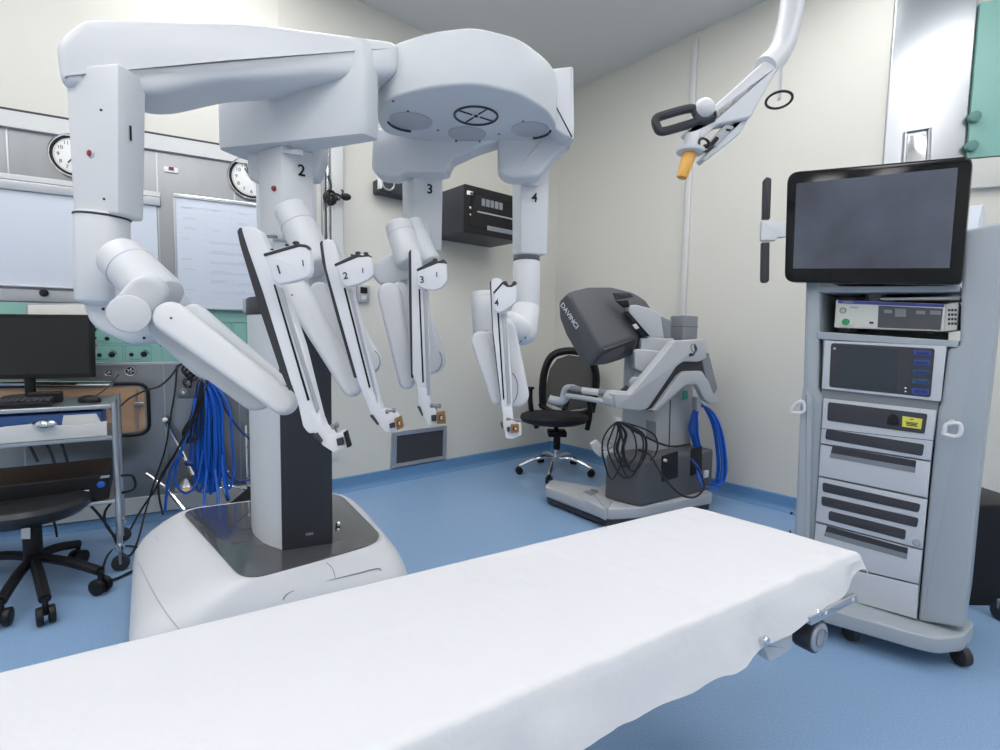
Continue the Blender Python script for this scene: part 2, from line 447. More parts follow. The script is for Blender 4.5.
# right whiteboard with ruled writing
a0, z1 = za(WS, 176, 199); a1, _ = za(WS, 300, 220); _, z0 = za(WS, 182, 307)
th = thing('whiteboard', WS.xy((a0+a1)/2, 0, z0), 'gridded white schedule board with faint blue handwriting, between arms 1 and 2', 'whiteboard')
t = MB(); wbox(t, WS, a0, a1, z0, z1, 0.03, 0.05, 'white_board'); bp_ = obj('board_panel', t, th)
t = MB(); fz = 0.012
wbox(t, WS, a0-fz, a1+fz, z1, z1+0.022, 0.03, 0.058, 'chrome', 0.003); wbox(t, WS, a0-fz, a0, z0, z1, 0.002, 0.055, 'aluminium', 0.003); wbox(t, WS, a0-fz, a1+fz, z0-fz, z0, 0.03, 0.056, 'aluminium', 0.003)
obj('board_frame', t, th)
t = MB(); wa = a1-a0; hz = z1-z0
for k in range(16):
    zz = z1 - 0.05 - k*(hz-0.07)/15
    wbox(t, WS, a0+0.01, a1-0.01, zz-0.0007, zz+0.0007, 0.05, 0.0506, 'marker_blue', 0)
for fx in (0.22, 0.42, 0.62, 0.8):
    wbox(t, WS, a0+wa*fx, a0+wa*fx+0.0014, z0+0.01, z1-0.03, 0.05, 0.0506, 'marker_blue', 0)
random.seed(3)
for k in range(9):
    zz = z1 - 0.055 - k*(hz-0.07)/9.5
    for j in range(3):
        if random.random() < 0.75:
            x = a0 + 0.02 + random.random()*0.02 + (0.22 if j == 1 else 0.42 if j == 2 else 0)*wa; ll = 0.04+random.random()*0.05
            p0 = WS.xy(x, 0.051, zz)
            t.tube([p0 + WS.d*ll*q/8 + V((0, 0, 0.005*math.sin(q*2.4+k))) for q in range(9)], 0.0011, 'marker_grey', k=5)
    if k > 2:
        wbox(t, WS, a0+wa*0.24, a0+wa*(0.5+random.random()*0.2), zz-0.02, zz-0.004, 0.05, 0.0504, 'marker_blue', 0)
obj('board_writing', t, th)
# small outlet plate
a0, z1 = za(WS, 164, 166.5); a1, z0 = za(WS, 178.5, 174)
t = MB(); wbox(t, WS, a0, a1, z0, z1, 0.001, 0.012, 'paper', 0.003); wbox(t, WS, a0+(a1-a0)*.33, a0+(a1-a0)*.7, z0+0.012, z0+0.032, 0.012, 0.0135, 'red_mark', 0)
solo('wall_outlet', t, 'small white outlet plate on the steel wall between the clocks', 'outlet')
# seam strips between the steel panels
t = MB()
for u in (160, 14, 236): a, _ = za(WS, u, 260); wbox(t, WS, a-0.004, a+0.004, 0.17, ztrim-0.07, 0.001, 0.004, 'steel_plain', 0.001)
struct('trim_4', t)
# grey band with a black knob, and mint green service panel
a0, z1 = za(WS, -60, 290); a1, _ = za(WS, 248, 310); _, z0 = za(WS, 50, 302.5)
t = MB(); zt = za(WS, 50, 290.5)[1]; wbox(t, WS, a0, a1, z0, zt, 0.001, 0.026, 'aluminium', 0.004)
th = thing('service_strip', WS.xy((a0+a1)/2, 0, z0), 'long grey metal service strip with a black knob above the mint green panel', 'wall panel'); obj('strip_body', t, th)
t = MB(); c = WS.hit(44, 293, 0.03); t.cyl(c, c+WS.n*0.022, 0.021, 0.017, 'black'); obj('knob', t, th)
a, _ = za(WS, 66, 300)
zg1 = za(WS, 60, 304)[1]; zg0 = za(WS, 130, 362)[1]
a0, _ = za(WS, -60, 330); a1, _ = za(WS, 162, 360); a2, _ = za(WS, 205, 330); a3, _ = za(WS, 320, 330)
th = thing('medical_wall_unit', WS.xy(a0, 0, zg0), 'mint green medical service panel with black sockets on the steel wall', 'wall panel')
t = MB(); wbox(t, WS, a0, a1, zg0, zg1, 0.001, 0.022, 'mint', 0.003); wbox(t, WS, a1, a3, zg0, zg1, 0.001, 0.020, 'mint', 0.003)
wbox(t, WS, a0, a3, zg0-0.018, zg0, 0.001, 0.026, 'steel_plain', 0.002); pn = obj('panel_plate', t, th)
t = MB()
for (u0, v0, u1, v1) in [(92, 345, 124, 361), (125.5, 345, 152, 361), (92, 328, 124, 343.5), (125.5, 328, 160, 343.5), (92, 306, 124, 326), (217, 322, 232, 344), (233, 322, 247, 344)]:
    A, Z1 = za(WS, u0, v0); B, Z0 = za(WS, u1, v1)
    for (x0, x1, y0, y1) in [(A, B, Z0, Z0+.002), (A, B, Z1-.002, Z1), (A, A+.002, Z0, Z1), (B-.002, B, Z0, Z1)]:
        wbox(t, WS, x0, x1, y0, y1, 0.02, 0.0232, 'mint_line', 0)
for (u, v) in [(103, 359), (136, 359), (99, 341)]:
    A, Z = za(WS, u, v); wbox(t, WS, A-0.03, A+0.03, Z-0.002, Z+0.002, 0.02, 0.0232, 'mint_line', 0)
obj('engraved_frame', t, th)
for (u, v, r) in [(94.5, 329.5, .009), (94.5, 338, .009), (107, 338.5, .010), (99.5, 355, .010), (112, 354.5, .014), (131.5, 354.5, .010), (144, 354, .014), (150, 338, .009)]:
    t = MB(); c = WS.hit(u, v, 0.022); t.cyl(c, c+WS.n*0.012, r*1.15, r*0.9, 'black')
    if r > .012: t.tube([c+WS.n*0.01 + WS.d*(r*1.7*math.cos(x)) + V((0, 0, r*1.7*math.sin(x))) for x in [0.1*k for k in range(0, 17)]], 0.0025, 'dark_grey', k=5)
    obj('socket', t, th)
t = MB(); c = WS.hit(93.5, 345.5, 0.026); t.disc(c, WS.n, 0.016, 0.004, 'pink'); obj('pink_sticker', t, th, 'round pink sticker')
# gas outlets below
for (u, v, r, lb) in [(109, 372.5, 0.022, 'small round chrome gas outlet under the mint green panel, the left and smaller of two'), (130.5, 371, 0.030, 'larger round gas outlet with a spoked face under the mint green panel')]:
    th = thing('gas_outlet', WS.hit(u, v), lb, 'gas outlet', 'round gas outlets on the steel wall')
    c = WS.hit(u, v, 0.002); t = MB(); t.spin(c, c+WS.n, [(0, r), (0.012, r), (0.016, r*0.85), (0.010, r*0.78)], 'chrome', 32, cap=False); t.ring(c+WS.n*0.012, WS.n, r*0.88, r*0.12, 'steel_plain'); obj('outlet_rim', t, th)
    t = MB(); t.disc(c+WS.n*0.010, WS.n, r*0.8, 0.009, 'dark_grey')
    for k in range(5):
        a = 2*PI*k/5; dv = WS.d*math.cos(a) + V((0, 0, 1))*math.sin(a)
        t.box(c + WS.n*0.012 + dv*r*0.4, (dv, WS.n, dv.cross(WS.n)), (r*0.5, 0.003, r*0.16), 'chrome')
    obj('outlet_face', t, th)
# tan pass-through window with black rubber frame
px = [(30, 382), (148, 382), (148, 434), (30, 436)]
A0, _ = za(WS, -60, 400); A1, ZT = za(WS, 148, 383); _, ZB = za(WS, 148, 434)
ro = rnd([(A0, ZB), (A1, ZB), (A1, ZT), (A0, ZT)], 0.07, 6)
ri = rnd([(A0+.02, ZB+.02), (A1-.02, ZB+.02), (A1-.02, ZT-.02), (A0+.02, ZT-.02)], 0.055, 6)
t = MB(); t.tube([WS.xy(x, 0.008, z) for x, z in ro], 0.010, 'black', closed=True, k=8); w1o = struct('window_1', t)
t = MB(); t.prism([WS.xy(x, 0.006, z) for x, z in ri], [WS.xy(x, 0.001, z) for x, z in ri], 'tan'); obj('pane', t, w1o)
t = MB(); A, Z = za(WS, 137.5, 402)
t.tube([WS.xy(A, 0.02, Z+0.08), WS.xy(A, 0.02, Z-0.16)], 0.005, 'steel_plain'); t.box(WS.xy(A+0.01, 0.02, Z-0.01), (WS.d, WS.n, (0, 0, 1)), (0.05, 0.02, 0.02), 'steel_plain', 0.003); obj('window_latch', t, w1o)
# service bar low on the steel wall with taps
a0, _ = za(WS, 205, 395); a1, _ = za(WS, 300, 395); _, zz = za(WS, 230, 388)
th = thing('hook_rail', WS.xy(a0, 0, zz), 'dark steel hook rail on the wall where the blue cables hang', 'rail')
t = MB(); zc0 = za(WS, 210, 397)[1]; zc1 = za(WS, 210, 376)[1]
ah, _ = za(WS, 178, 390); wbox(t, WS, ah, a1, zc0, zc1, 0.001, 0.035, 'console_mid', 0.004); obj('rail_body', t, th)
for (u, v) in [(190, 383), (205, 381), (217, 384)]:
    t = MB(); c = WS.hit(u, v, 0.035); t.tube([c, c+WS.n*0.11, c+WS.n*0.125+V((0, 0, 0.025))], 0.008, 'steel_plain', smooth=4); obj('hook', t, th)
t = MB(); c = WS.hit(184, 392, 0.035); t.cyl(c, c+WS.n*0.05, 0.026, 0.024, 'console_mid'); t.cyl(c+WS.n*0.05, c+WS.n*0.058, 0.012, 0.011, 'chrome'); obj('valve_knob', t, th)

# ------------------------------------------------------------------ cables by the steel wall
hook = WS.hit(207, 383, 0.12)
t = MB(); random.seed(11)
def wsp(u, v, off): return WS.hit(u, v, off)
for k in range(17):
    x = random.uniform(-1, 1); lo = random.uniform(478, 492) if abs(x) > .3 else random.uniform(484, 496); wdt = random.uniform(2.5, 7)
    cx = 214 + x*13; of = 0.10 + random.uniform(-0.035, 0.05)
    tp = (206+x*5, 382+random.uniform(-1, 2))
    pts = [wsp(*tp, of), wsp(cx-wdt-1, 405, of+.01), wsp(cx-wdt-2+x*2, 440, of), wsp(cx-wdt+x*3, 470, of), wsp(cx+x*3, lo, of+.01), wsp(cx+wdt+x*4, 470, of), wsp(cx+wdt+x*2, 440, of+.015), wsp(cx+wdt-2, 405, of+.01)]
    t.tube(pts, 0.0075, 'cable_blue', closed=True, k=7, smooth=6)
t.tube([wsp(203, 384, .14), wsp(196, 400, .15), wsp(186, 435, .15), wsp(176, 468, .15), wsp(176, 484, .16), wsp(186, 493, .16), wsp(197, 482, .16), wsp(203, 450, .15)], 0.008, 'cable_blue', k=7, smooth=8)
t.tube([wsp(196, 398, .16), wsp(184, 445, .17), wsp(171, 470, .17), wsp(167, 490, .17), wsp(165, 512, .17)], 0.008, 'cable_blue', k=7, smooth=8)
t.tube([wsp(207, 470, .16), wsp(204, 500, .24), wsp(206, 512, .30), wsp(212, 519, .33), wsp(218, 512, .30), wsp(218, 495, .24), wsp(215, 470, .16)], 0.008, 'cable_blue', k=7, smooth=8)
t.tube([wsp(222, 455, .15), wsp(224, 480, .2), wsp(229, 499, .22)], 0.008, 'cable_blue', k=7, smooth=8)
solo('cable_coil', t, 'thick hank of bright blue cable hanging from the hook on the steel wall', 'cable')
t = MB()
t.tube([wsp(217, 386, .12), wsp(226, 410, .12), wsp(240, 430, .12), wsp(252, 441, .12), wsp(262, 448, .10)], 0.007, 'cable_navy', k=7, smooth=8)
t.tube([wsp(219, 388, .10), wsp(222, 430, .10), wsp(226, 470, .12), wsp(236, 480, .14), wsp(248, 480, .14), wsp(258, 476, .12)], 0.007, 'cable_navy', k=7, smooth=8)
solo('cable', t, 'navy cable looping right from the wall hook behind the robot column', 'cable')
t = MB()
for k in range(4):
    o = k*3.4 - 3
    t.tube([wsp(201+o, 382, .15), wsp(197+o*.7, 400, .16), wsp(192+o*.6, 418, .17), wsp(184+o*.5, 432, .17), wsp(188+o*.4, 443, .17), wsp(193+o, 436, .17), wsp(197+o, 415, .16), wsp(204+o*.5, 384, .15)], 0.0045, 'cable_black', closed=True, k=6, smooth=6)
t.tube([wsp(192, 420, .18), wsp(180, 445, .18), wsp(166, 470, .18), wsp(156, 488, .19), wsp(140, 512, .2), wsp(124, 540, .3), wsp(108, 555, .5), G(103, 574, .01), G(112, 580, .01), G(136, 569, .01)], 0.006, 'cable_black', k=6, smooth=8)
t.tube([wsp(190, 426, .18), wsp(174, 455, .18), wsp(160, 478, .18), wsp(159, 495, .19), wsp(163, 515, .2)], 0.006, 'cable_black', k=6, smooth=8)
solo('cable', t, 'black cable hank beside the blue coil, its end trailing to the floor', 'cable')
t = MB()
t.tube([wsp(178, 365, .05), wsp(172, 375, .08), wsp(160, 386, .1), wsp(147, 390, .12), wsp(130, 398, .15), wsp(118, 408, .3), G(110, 409, .75)], 0.005, 'cable_black', k=6, smooth=8)
solo('cable', t, 'thin black cable curving from the wall sockets down to the trolley', 'cable')
t = MB()
t.tube([wsp(177, 366, .05), wsp(175, 390, .07), wsp(170, 420, .08), wsp(165, 450, .1), wsp(155, 480, .15), wsp(146, 510, .2), wsp(138, 540, .4), G(130, 555, .01), G(122, 552, .01), G(126, 546, .01), G(140, 548, .01), G(148, 553, .01)], 0.005, 'cable_black', k=6, smooth=8)
solo('cable', t, 'thin black cable hanging down the steel wall and coiling on the floor', 'cable')
t = MB()
for k in range(3): c = WS.hit(187+k*3, 370+k*3, .06); t.ring(c, WS.n+WS.d*(k*.4-.4), 0.028, 0.006, 'cable_black', n=20)
for k in range(2): c = WS.hit(186+k*1, 382+k*2, .07); t.ring(c, WS.n+WS.d*.6, 0.018, 0.004, 'cable_black', n=20)
t.tube([WS.hit(178, 366, .03), WS.hit(184, 364, .07), WS.hit(192, 372, .07), WS.hit(190, 388, .07)], 0.006, 'cable_black', smooth=6)
solo('cable_bunch', t, 'small tangle of black plugs and cable on the steel wall under arm 1', 'cable')
# folded chrome stand against the wall
th = thing('drip_stand', wsp(200, 520, .1), 'folded chrome tube stand leaning on the steel wall behind the blue cables', 'stand')
t = MB(); t.tube([wsp(165, 420, .06), wsp(178, 444, .1), wsp(193, 475, .16)], 0.011, 'chrome'); t.ball(wsp(165, 420, .06), 0.016, 'paper'); obj('pole', t, th)
t = MB(); t.tube([wsp(146, 474, .06), wsp(166, 488, .12), wsp(184, 510, .2)], 0.012, 'chrome'); obj('leg', t, th)
t = MB(); t.tube([wsp(246, 425, .06), wsp(247, 470, .1), wsp(249, 505, .12)], 0.010, 'chrome'); obj('leg', t, th)
t = MB(); t.tube([wsp(228, 500, .05), wsp(222, 480, .10), wsp(228, 470, .12)], 0.012, 'chrome', smooth=5); t.tube([wsp(200, 492, .1), wsp(215, 492, .14), wsp(226, 486, .14), wsp(250, 490, .12)], 0.008, 'chrome', smooth=5); obj('cross_bar', t, th)
t = MB(); t.ball(wsp(189, 463, .15), 0.022, 'cable_navy', (1.3, 1, .8)); obj('clamp_knob', t, th)
t = MB(); c = wsp(186, 486, .1); t.cyl(c, c+V((0, 0, .05)), .05, .015, 'steel_plain'); t.cyl(c-V((0, 0, .02)), c, .06, .055, 'amber'); obj('foot', t, th)
t = MB(); t.prism([wsp(224, 508, .16), wsp(250, 486, .16), wsp(256, 496, .16), wsp(256, 512, .16)], [wsp(224, 508, .05), wsp(250, 486, .05), wsp(256, 496, .05), wsp(256, 512, .05)], 'black_soft', .01)
solo('equipment_bag', t, 'black bag slumped behind the robot base under the blue cables', 'bag')

# ------------------------------------------------------------------ trolley with computer (left edge)
TY = 2.44
Tn = Pl(P(118, 500, TY), V((0.82, 0.574, 0)))      # front plane of the trolley
th = thing('steel_trolley', G(100, 570), 'stainless steel trolley on castors carrying the computer at the left edge', 'trolley')
def tl(a, off, z): return Tn.xy(a, off, z)
TW = -1.05                                             # runs left from its right front corner
zt1 = Tn.hit(116, 401).z; ztr = Tn.hit(116, 434).z
dp = -0.42
def zt(v, u=118): return Tn.hit(u, v).z
t = MB()
t.prism([tl(TW, 0, zt(404)), tl(0, 0, zt(404)), tl(0, dp, zt(404)), tl(TW, dp, zt(404))], [tl(TW, 0, zt(408)), tl(0, 0, zt(408)), tl(0, dp, zt(408)), tl(TW, dp, zt(408))], 'steel_plain', .004); obj('top_shelf', t, th)
t = MB(); zb = zt(435)
t.prism([tl(TW, 0, zb), tl(0, 0, zb), tl(0, dp, zb), tl(TW, dp, zb)], [tl(TW, 0, zb-.02), tl(0, 0, zb-.02), tl(0, dp, zb-.02), tl(TW, dp, zb-.02)], 'steel_plain', .004); obj('middle_shelf', t, th)
t = MB(); zc = zt(499)
t.prism([tl(TW, 0, zc), tl(0, 0, zc), tl(0, dp, zc), tl(TW, dp, zc)], [tl(TW, 0, zc-.018), tl(0, 0, zc-.018), tl(0, dp, zc-.018), tl(TW, dp, zc-.018)], 'steel_plain', .004); obj('lower_shelf', t, th)
for (a, o) in [(0.0, 0), (0.0, dp), (TW, 0), (TW, dp)]:
    t = MB(); t.tube([tl(a, o, 0.12), tl(a, o, zt(402))], 0.013, 'steel_plain', k=12); lg = obj('leg', t, th)
    t = MB(); c = tl(a, o, 0.04); t.cyl(c - Tn.n*.014, c + Tn.n*.014, 0.038, m='rubber'); t.tube([c - Tn.n*.022, c + V((0, 0, .05)) - Tn.n*.022, c + V((0, 0, .05)) + Tn.n*.022, c + Tn.n*.022], 0.006, 'steel_plain'); t.cyl(tl(a, o, .10), tl(a, o, .14), 0.02, m='chrome'); obj('castor', t, lg)
t = MB(); t.tube([tl(0.01, dp*.3, zt(482)), tl(0.06, dp*.3, zt(484)), tl(0.065, dp*.3, zt(497)), tl(0.01, dp*.3, zt(500))], 0.006, 'black', smooth=4); obj('side_handle', t, th)
# stuff on the shelf between: blue folder, papers
t = MB(); t.prism([tl(TW+.05, -.03, zt(432)), tl(-.05, -.03, zt(432)), tl(-.05, -.03, zt(411)), tl(TW+.05, -.03, zt(411))], [tl(TW+.05, -.40, zt(432)), tl(-.05, -.40, zt(432)), tl(-.05, -.40, zt(411)), tl(TW+.05, -.40, zt(411))], 'book_blue', .006)
t.prism([tl(-.20, -.026, zt(424)), tl(-.05, -.026, zt(424)), tl(-.07, -.026, zt(413)), tl(-.19, -.026, zt(413))], [tl(-.20, -.03, zt(424)), tl(-.05, -.03, zt(424)), tl(-.07, -.03, zt(413)), tl(-.19, -.03, zt(413))], 'paper')
solo('storage_box', t, 'blue storage box with a white label on the middle shelf of the trolley', 'box')
t = MB()
f = [tl(TW+.03, .008, zt(434.5)), tl(-.03, .008, zt(434.5))] + [tl(-.03 - (abs(TW)-.06)*k/14, .008, zt(420 + 2.2*math.sin(k*1.1) + k*.15)) for k in range(15)]
t.prism(f, [p - Tn.n*0.006 for p in f], 'off_white', .002)
solo('paper_cover', t, 'crumpled pale paper cover hanging over the front of the trolley shelf', 'paper')
t = MB(); c = tl(-.26, .02, zt(419)); t.ball(c, .03, 'chrome', (1.4, .8, .7)); t.ball(c+V((.04, 0, .004)), .018, 'chrome', (1.2, .8, .9)); t.ball(c+V((-.05, 0, -.008)), .014, 'steel_plain')
solo('foil_bundle', t, 'small shiny crumpled foil bundle in front of the blue box on the trolley', 'foil')
# pc under
th = thing('computer_tower', tl(-.3, -.2, zc), 'black desktop computer lying flat on the lower trolley shelf', 'computer')
t = MB(); z1_ = zt(474); t.prism([tl(-.62, -.02, zc+.002), tl(-.035, -.02, zc+.002), tl(-.035, -.02, z1_), tl(-.62, -.02, z1_)], [tl(-.62, -.42, zc+.002), tl(-.035, -.42, zc+.002), tl(-.035, -.42, z1_), tl(-.62, -.42, z1_)], 'black', .006); obj('case', t, th)
t = MB(); c = Tn.hit(101, 484.5, -.018); t.disc(c, Tn.n, .016, .002, 'cable_blue'); obj('power_badge', t, th, 'round blue badge')
t = MB(); t.slab(Tn, [(75, 491), (89, 490), (89, 495.5), (79, 496)], -.018, .002, 'paper'); obj('white_sticker', t, th, 'small white sticker')
t = MB(); t.slab(Tn, [(101, 476), (110, 475), (109, 477.5), (100, 478.5)], -.018, .002, 'steel_plain'); obj('maker_mark', t, th)
# cables hanging under shelf
for i, (pts) in enumerate([[(27, 440), (31, 448), (38, 462)], [(42, 438), (50, 450), (55, 464)], [(60, 438), (64, 450), (69, 466)]]):
    t = MB(); t.tube([Tn.hit(u, v, -.04) for u, v in pts], .006, 'cable_black', smooth=5)
    solo('cable', t, ['black cable drooping behind the trolley shelf, nearest the left edge', 'middle black cable drooping behind the trolley shelf', 'thick black cable drooping onto the computer case'][i], 'cable', 'cables drooping under the trolley shelf')
t = MB(); t.tube([Tn.hit(88, 503, -.1), Tn.hit(100, 516, -.1), Tn.hit(112, 533, -.1), Tn.hit(120, 550, -.1)], .006, 'cable_black', smooth=5)
t.tube([Tn.hit(112, 502, -.1), Tn.hit(105, 512, -.1), Tn.hit(106, 525, -.1), Tn.hit(118, 540, -.1)], .006, 'cable_black', smooth=5)
t.tube([Tn.hit(50, 512, -.1), Tn.hit(55, 525, -.1), Tn.hit(57, 537, -.1)], .005, 'cable_black', smooth=5)
solo('cable', t, 'loose black leads dangling below the lower trolley shelf', 'cable')
# monitor, keyboard, mouse
ztop = zt(404)
mo = tl(-.42, -.28, ztop)
th = thing('computer_monitor', mo, 'black flat computer monitor standing on the steel trolley', 'monitor')
Mp = Pl(P(92, 350, 2.60), V((0.99, 0.12, 0)))
t = MB(); t.slab(Mp, rnd([(-30, 313.5), (90.5, 315), (91.8, 377.5), (-30, 380)], 1.2), 0, .035, 'black', .004); sc_o = obj('casing', t, th)
t = MB(); t.slab(Mp, [(-26, 318), (88.5, 318.5), (89.5, 373.5), (-26, 375)], .0015, .002, 'pc_screen'); obj('screen', t, sc_o)
t = MB(); cst = Mp.hit(30, 380, -.02); cst2 = V((cst.x, cst.y, ztop+.016)); t.tube([cst + V((0, 0, .05)), cst2], .022, 'black', k=12); t.cyl(cst2 - V((0, 0, .014)), cst2, .12, .11, 'black'); obj('stand', t, th)
t = MB(); t.tube([Mp.hit(u, 383 + (0.3 if u < 90 else .6), -.10) for u in (-20, 30, 95, 112)], .012, 'chrome'); solo('steel_rail', t, 'bright steel bar behind the computer keyboard', 'rail')
t = MB(); t.slab(Mp, [(28, 305), (82, 304.5), (87, 314.5), (28, 314.5)], -.12, .004, 'paper'); t.slab(Mp, [(26, 303.5), (83, 303), (90, 318), (26, 318)], -.126, .02, 'steel_plain', .003)
t2 = t; solo('film_viewer', t2, 'white framed panel showing just above the black computer monitor', 'panel')
th = thing('keyboard', tl(-.42, -.1, ztop), 'black computer keyboard on the steel trolley under the monitor', 'keyboard')
t = MB(); K0 = tl(-.62, -.03, ztop+.002); kx = Tn.d; ky = -Tn.n
def kb(a, b, z, sa, sb, sz, m, bev): t.box(K0 + kx*a + ky*b + V((0, 0, z)), (kx, ky, (0, 0, 1)), (sa, sb, sz), m, bev)
kb(.19, .08, .010, .40, .15, .02, 'black', .004); bd = obj('keyboard_body', t, th)
t = MB()
for r in range(5):
    for c_ in range(18): kb(.006+c_*.0216, .026+r*.027, .026, .018, .022, .010, 'dark_grey', .002)
obj('keys', t, bd)
t = MB(); c = tl(-.10, -.13, ztop+.002); t.ball(c+V((0, 0, .008)), .042, 'black', (1.25, .8, .62)); t.tube([c+V((0.0, .03, .02)), c+V((0.01, .1, .06)), c+V((0.0, .2, .12))], .003, 'cable_black', smooth=5)
solo('computer_mouse', t, 'black computer mouse on the right corner of the trolley top', 'mouse')
t = MB(); c = tl(-.27, -.20, ztop+.028); t.box(c, (kx, ky, (0, 0, 1)), (.13, .05, .052), 'black', .008); solo('desk_device', t, 'small dark box behind the mouse on the trolley top', 'device')

# black stool at the left edge
sx = P(38, 590, 2.25); sc0 = V((sx.x, 2.27, 0))
th = thing('task_stool', sc0, 'black padded stool on five star base at the left edge', 'stool')
t = MB(); zs = P(60, 505, 2.27).z
cs = V((P(27, 500, 2.27).x, 2.27, zs))
prs = [(-.075, .02), (-.07, .10), (-.05, .20), (-.02, .232), (.005, .240), (.025, .228), (.038, .19), (.032, .12), (.03, .02)]
t.spin(cs, cs+V((0, 0, 1)), prs, 'black_leather', 48); obj('seat', t, th)
t = MB(); cb = V((cs.x+.015, cs.y, 0)); t.cyl(cb+V((0, 0, .12)), cb+V((0, 0, .30)), .035, .035, 'black'); t.cyl(cb+V((0, 0, .30)), cs-V((0, 0, .06)), .022, .022, 'black'); obj('gas_column', t, th)
t = MB(); t.slab(Pl(cb - V((0, .04, 0)), (1, 0)), [(21, 528), (30, 528), (30, 539), (21, 539)], 0.002, .002, 'paper'); obj('paper_label', t, th, 'white paper label')
for k, (eu, ev) in enumerate([(100, 572), (45, 600), (78, 545), (-20, 560), (-15, 620)]):
    e = G(eu, ev, .10); dv = (e - cb); dv.z = 0; L = min(dv.length, .36) if k > 2 else dv.length; dv.normalize()
    tip = cb + dv*L
    t = MB(); t.tube([cb+V((0, 0, .14)), cb+dv*L*.5+V((0, 0, .135)), tip+V((0, 0, .105))], .021, 'black', k=10, smooth=4); lg = obj('base_leg', t, th)
    t = MB(); sd = dv.cross(V((0, 0, 1))); c = tip+V((0, 0, .038))
    for s in (-1, 1): t.cyl(c+sd*s*.008, c+sd*s*.030, .036, m='black')
    t.cyl(c, tip+V((0, 0, .11)), .010, m='black'); obj('castor', t, lg)

# ------------------------------------------------------------------ back wall fittings
# steel corner channel with the black cable bunch
th = thing('wall_channel', WB.hit(333, 290, .0), 'tall steel cable channel on the wall in the corner right of arm 2', 'channel')
t = MB(); a0, _ = za(WB, 328.5, 200); a1, _ = za(WB, 340, 200); z0 = WB.hit(334, 292).z
wbox(t, WB, a0, a1, z0, 3.0, .001, .06, 'off_white', .006); obj('channel_body', t, th)
t = MB(); wbox(t, WB, a0-.055, a0-.035, z0-.1, 3.0, .001, .03, 'steel_plain', .004); wbox(t, WB, a1+.002, a1+.018, z0-.1, 3.0, .001, .02, 'steel_plain', .003); obj('channel_edge', t, th)
t = MB(); wbox(t, WB, a0-.03, a0-.012, z0-.05, 3.0, .001, .05, 'chrome', .004); obj('pipe', t, th)
t = MB(); c = WB.hit(330, 198, .10)
for k in range(4): t.ring(c + V((0, 0, .005*k)) + WB.n*.01*k, WB.n+V((.1*k, 0, .15*k)), .045-.003*k, .006, 'cable_black', n=22)
t.tube([WB.hit(328, 176, .07), WB.hit(331, 186, .09), WB.hit(329, 196, .1), WB.hit(336, 194, .11), WB.hit(342, 197, .11), WB.hit(347, 197, .11)], .008, 'cable_black', smooth=6)
t.tube([WB.hit(331, 194, .11), WB.hit(338, 200, .12), WB.hit(343, 192, .11), WB.hit(341, 190, .1)], .006, 'cable_black', smooth=6)
t.ball(WB.hit(346, 197, .11), .028, 'black', (1.3, .9, .9)); t.ball(WB.hit(335, 198, .11), .022, 'black')
solo('cable_bunch', t, 'looped black cable and plug hanging on the steel channel right of arm 2', 'cable')
# small metal switch
a0, z1 = za(WB, 356, 285); a1, z0 = za(WB, 368, 303)
th = thing('wall_switch', WB.xy(a0, 0, z0), 'small metal wall switch plate between arms 2 and 3', 'switch')
t = MB(); wbox(t, WB, a0, a1, z0, z1, .001, .03, 'aluminium', .004); obj('switch_plate', t, th)
t = MB(); wbox(t, WB, a0+.02, a1-.02, z1-.06, z1-.015, .03, .034, 'black', .002); wbox(t, WB, a0+.03, a1-.03, z0+.02, z0+.05, .03, .034, 'off_white', .002); obj('switch_rocker', t, th)
# return air vent
th = thing('wall_vent', WB.hit(420, 468), 'framed dark grille low on the cream wall below arms 2 and 3', 'vent')
vp = [(392.5, 433), (447, 425.5), (446, 459), (391.5, 468.5)]
t = MB(); vi = [(397, 436), (443.5, 430), (443, 456), (396.5, 464)]
fo = [WB.hit(u, v, .02) for u, v in vp]; fi = [WB.hit(u, v, .02) for u, v in vi]
for i in range(4):
    j = (i+1) % 4; f = [fo[i], fo[j], fi[j], fi[i]]; t.prism(f, [p - WB.n*.018 for p in f], 'aluminium', .002)
fr = obj('vent_frame', t, th)
t = MB(); t.slab(WB, vi, .008, .006, 'vent_dark')
for k in range(11):
    q = (k+.5)/11; L_ = [vi[0][1]*(1-q)+vi[3][1]*q, vi[1][1]*(1-q)+vi[2][1]*q]
    t.tube([WB.hit(397, L_[0], .010), WB.hit(443, L_[1], .010)], .003, 'dark_grey', k=4)
obj('grille', t, th)
# socket plate lower (small)
t = MB(); a0, z1 = za(WB, 330, 452); a1, z0 = za(WB, 338, 458); wbox(t, WB, a0, a1, z0, z1, .001, .012, 'off_white', .002)
solo('wall_socket', t, 'small white wall socket right of the robot column near the clamp of arm 1', 'socket')
# black wall cabinet and small black box
th = thing('wall_cabinet', WB.hit(470, 240), 'black wall-mounted equipment rack with a smoked door between arms 3 and 4', 'cabinet')
CB = Pl(WB.hit(463, 210, .42), dB)       # front plane of the rack
Fz0 = CB.hit(464, 232).z; Fz1 = CB.hit(464, 184).z
A0 = (CB.hit(463.5, 210)-CB.o).dot(CB.d); A1 = A0 + .60
t = MB(); wbox(t, CB, A0, A1, Fz0, Fz1, -.40, -.004, 'dark_grey', .006); cab = obj('cabinet_body', t, th)
t = MB(); wbox(t, CB, A0, A1, Fz0, Fz1, -.004, .012, 'black', .004); dr = obj('cabinet_door', t, th)
t = MB(); wbox(t, CB, A0+.05, A1-.02, Fz0+.05, Fz1-.05, .012, .015, 'black_glass', .001); obj('door_glass', t, dr)
t = MB(); hgt = Fz1-Fz0
for k in range(5): wbox(t, CB, A0+.16+k*.045, A0+.16+k*.045+.036, Fz1-.10*hgt/.36-.035, Fz1-.10*hgt/.36+.02, .015, .018, 'console_mid', .001)
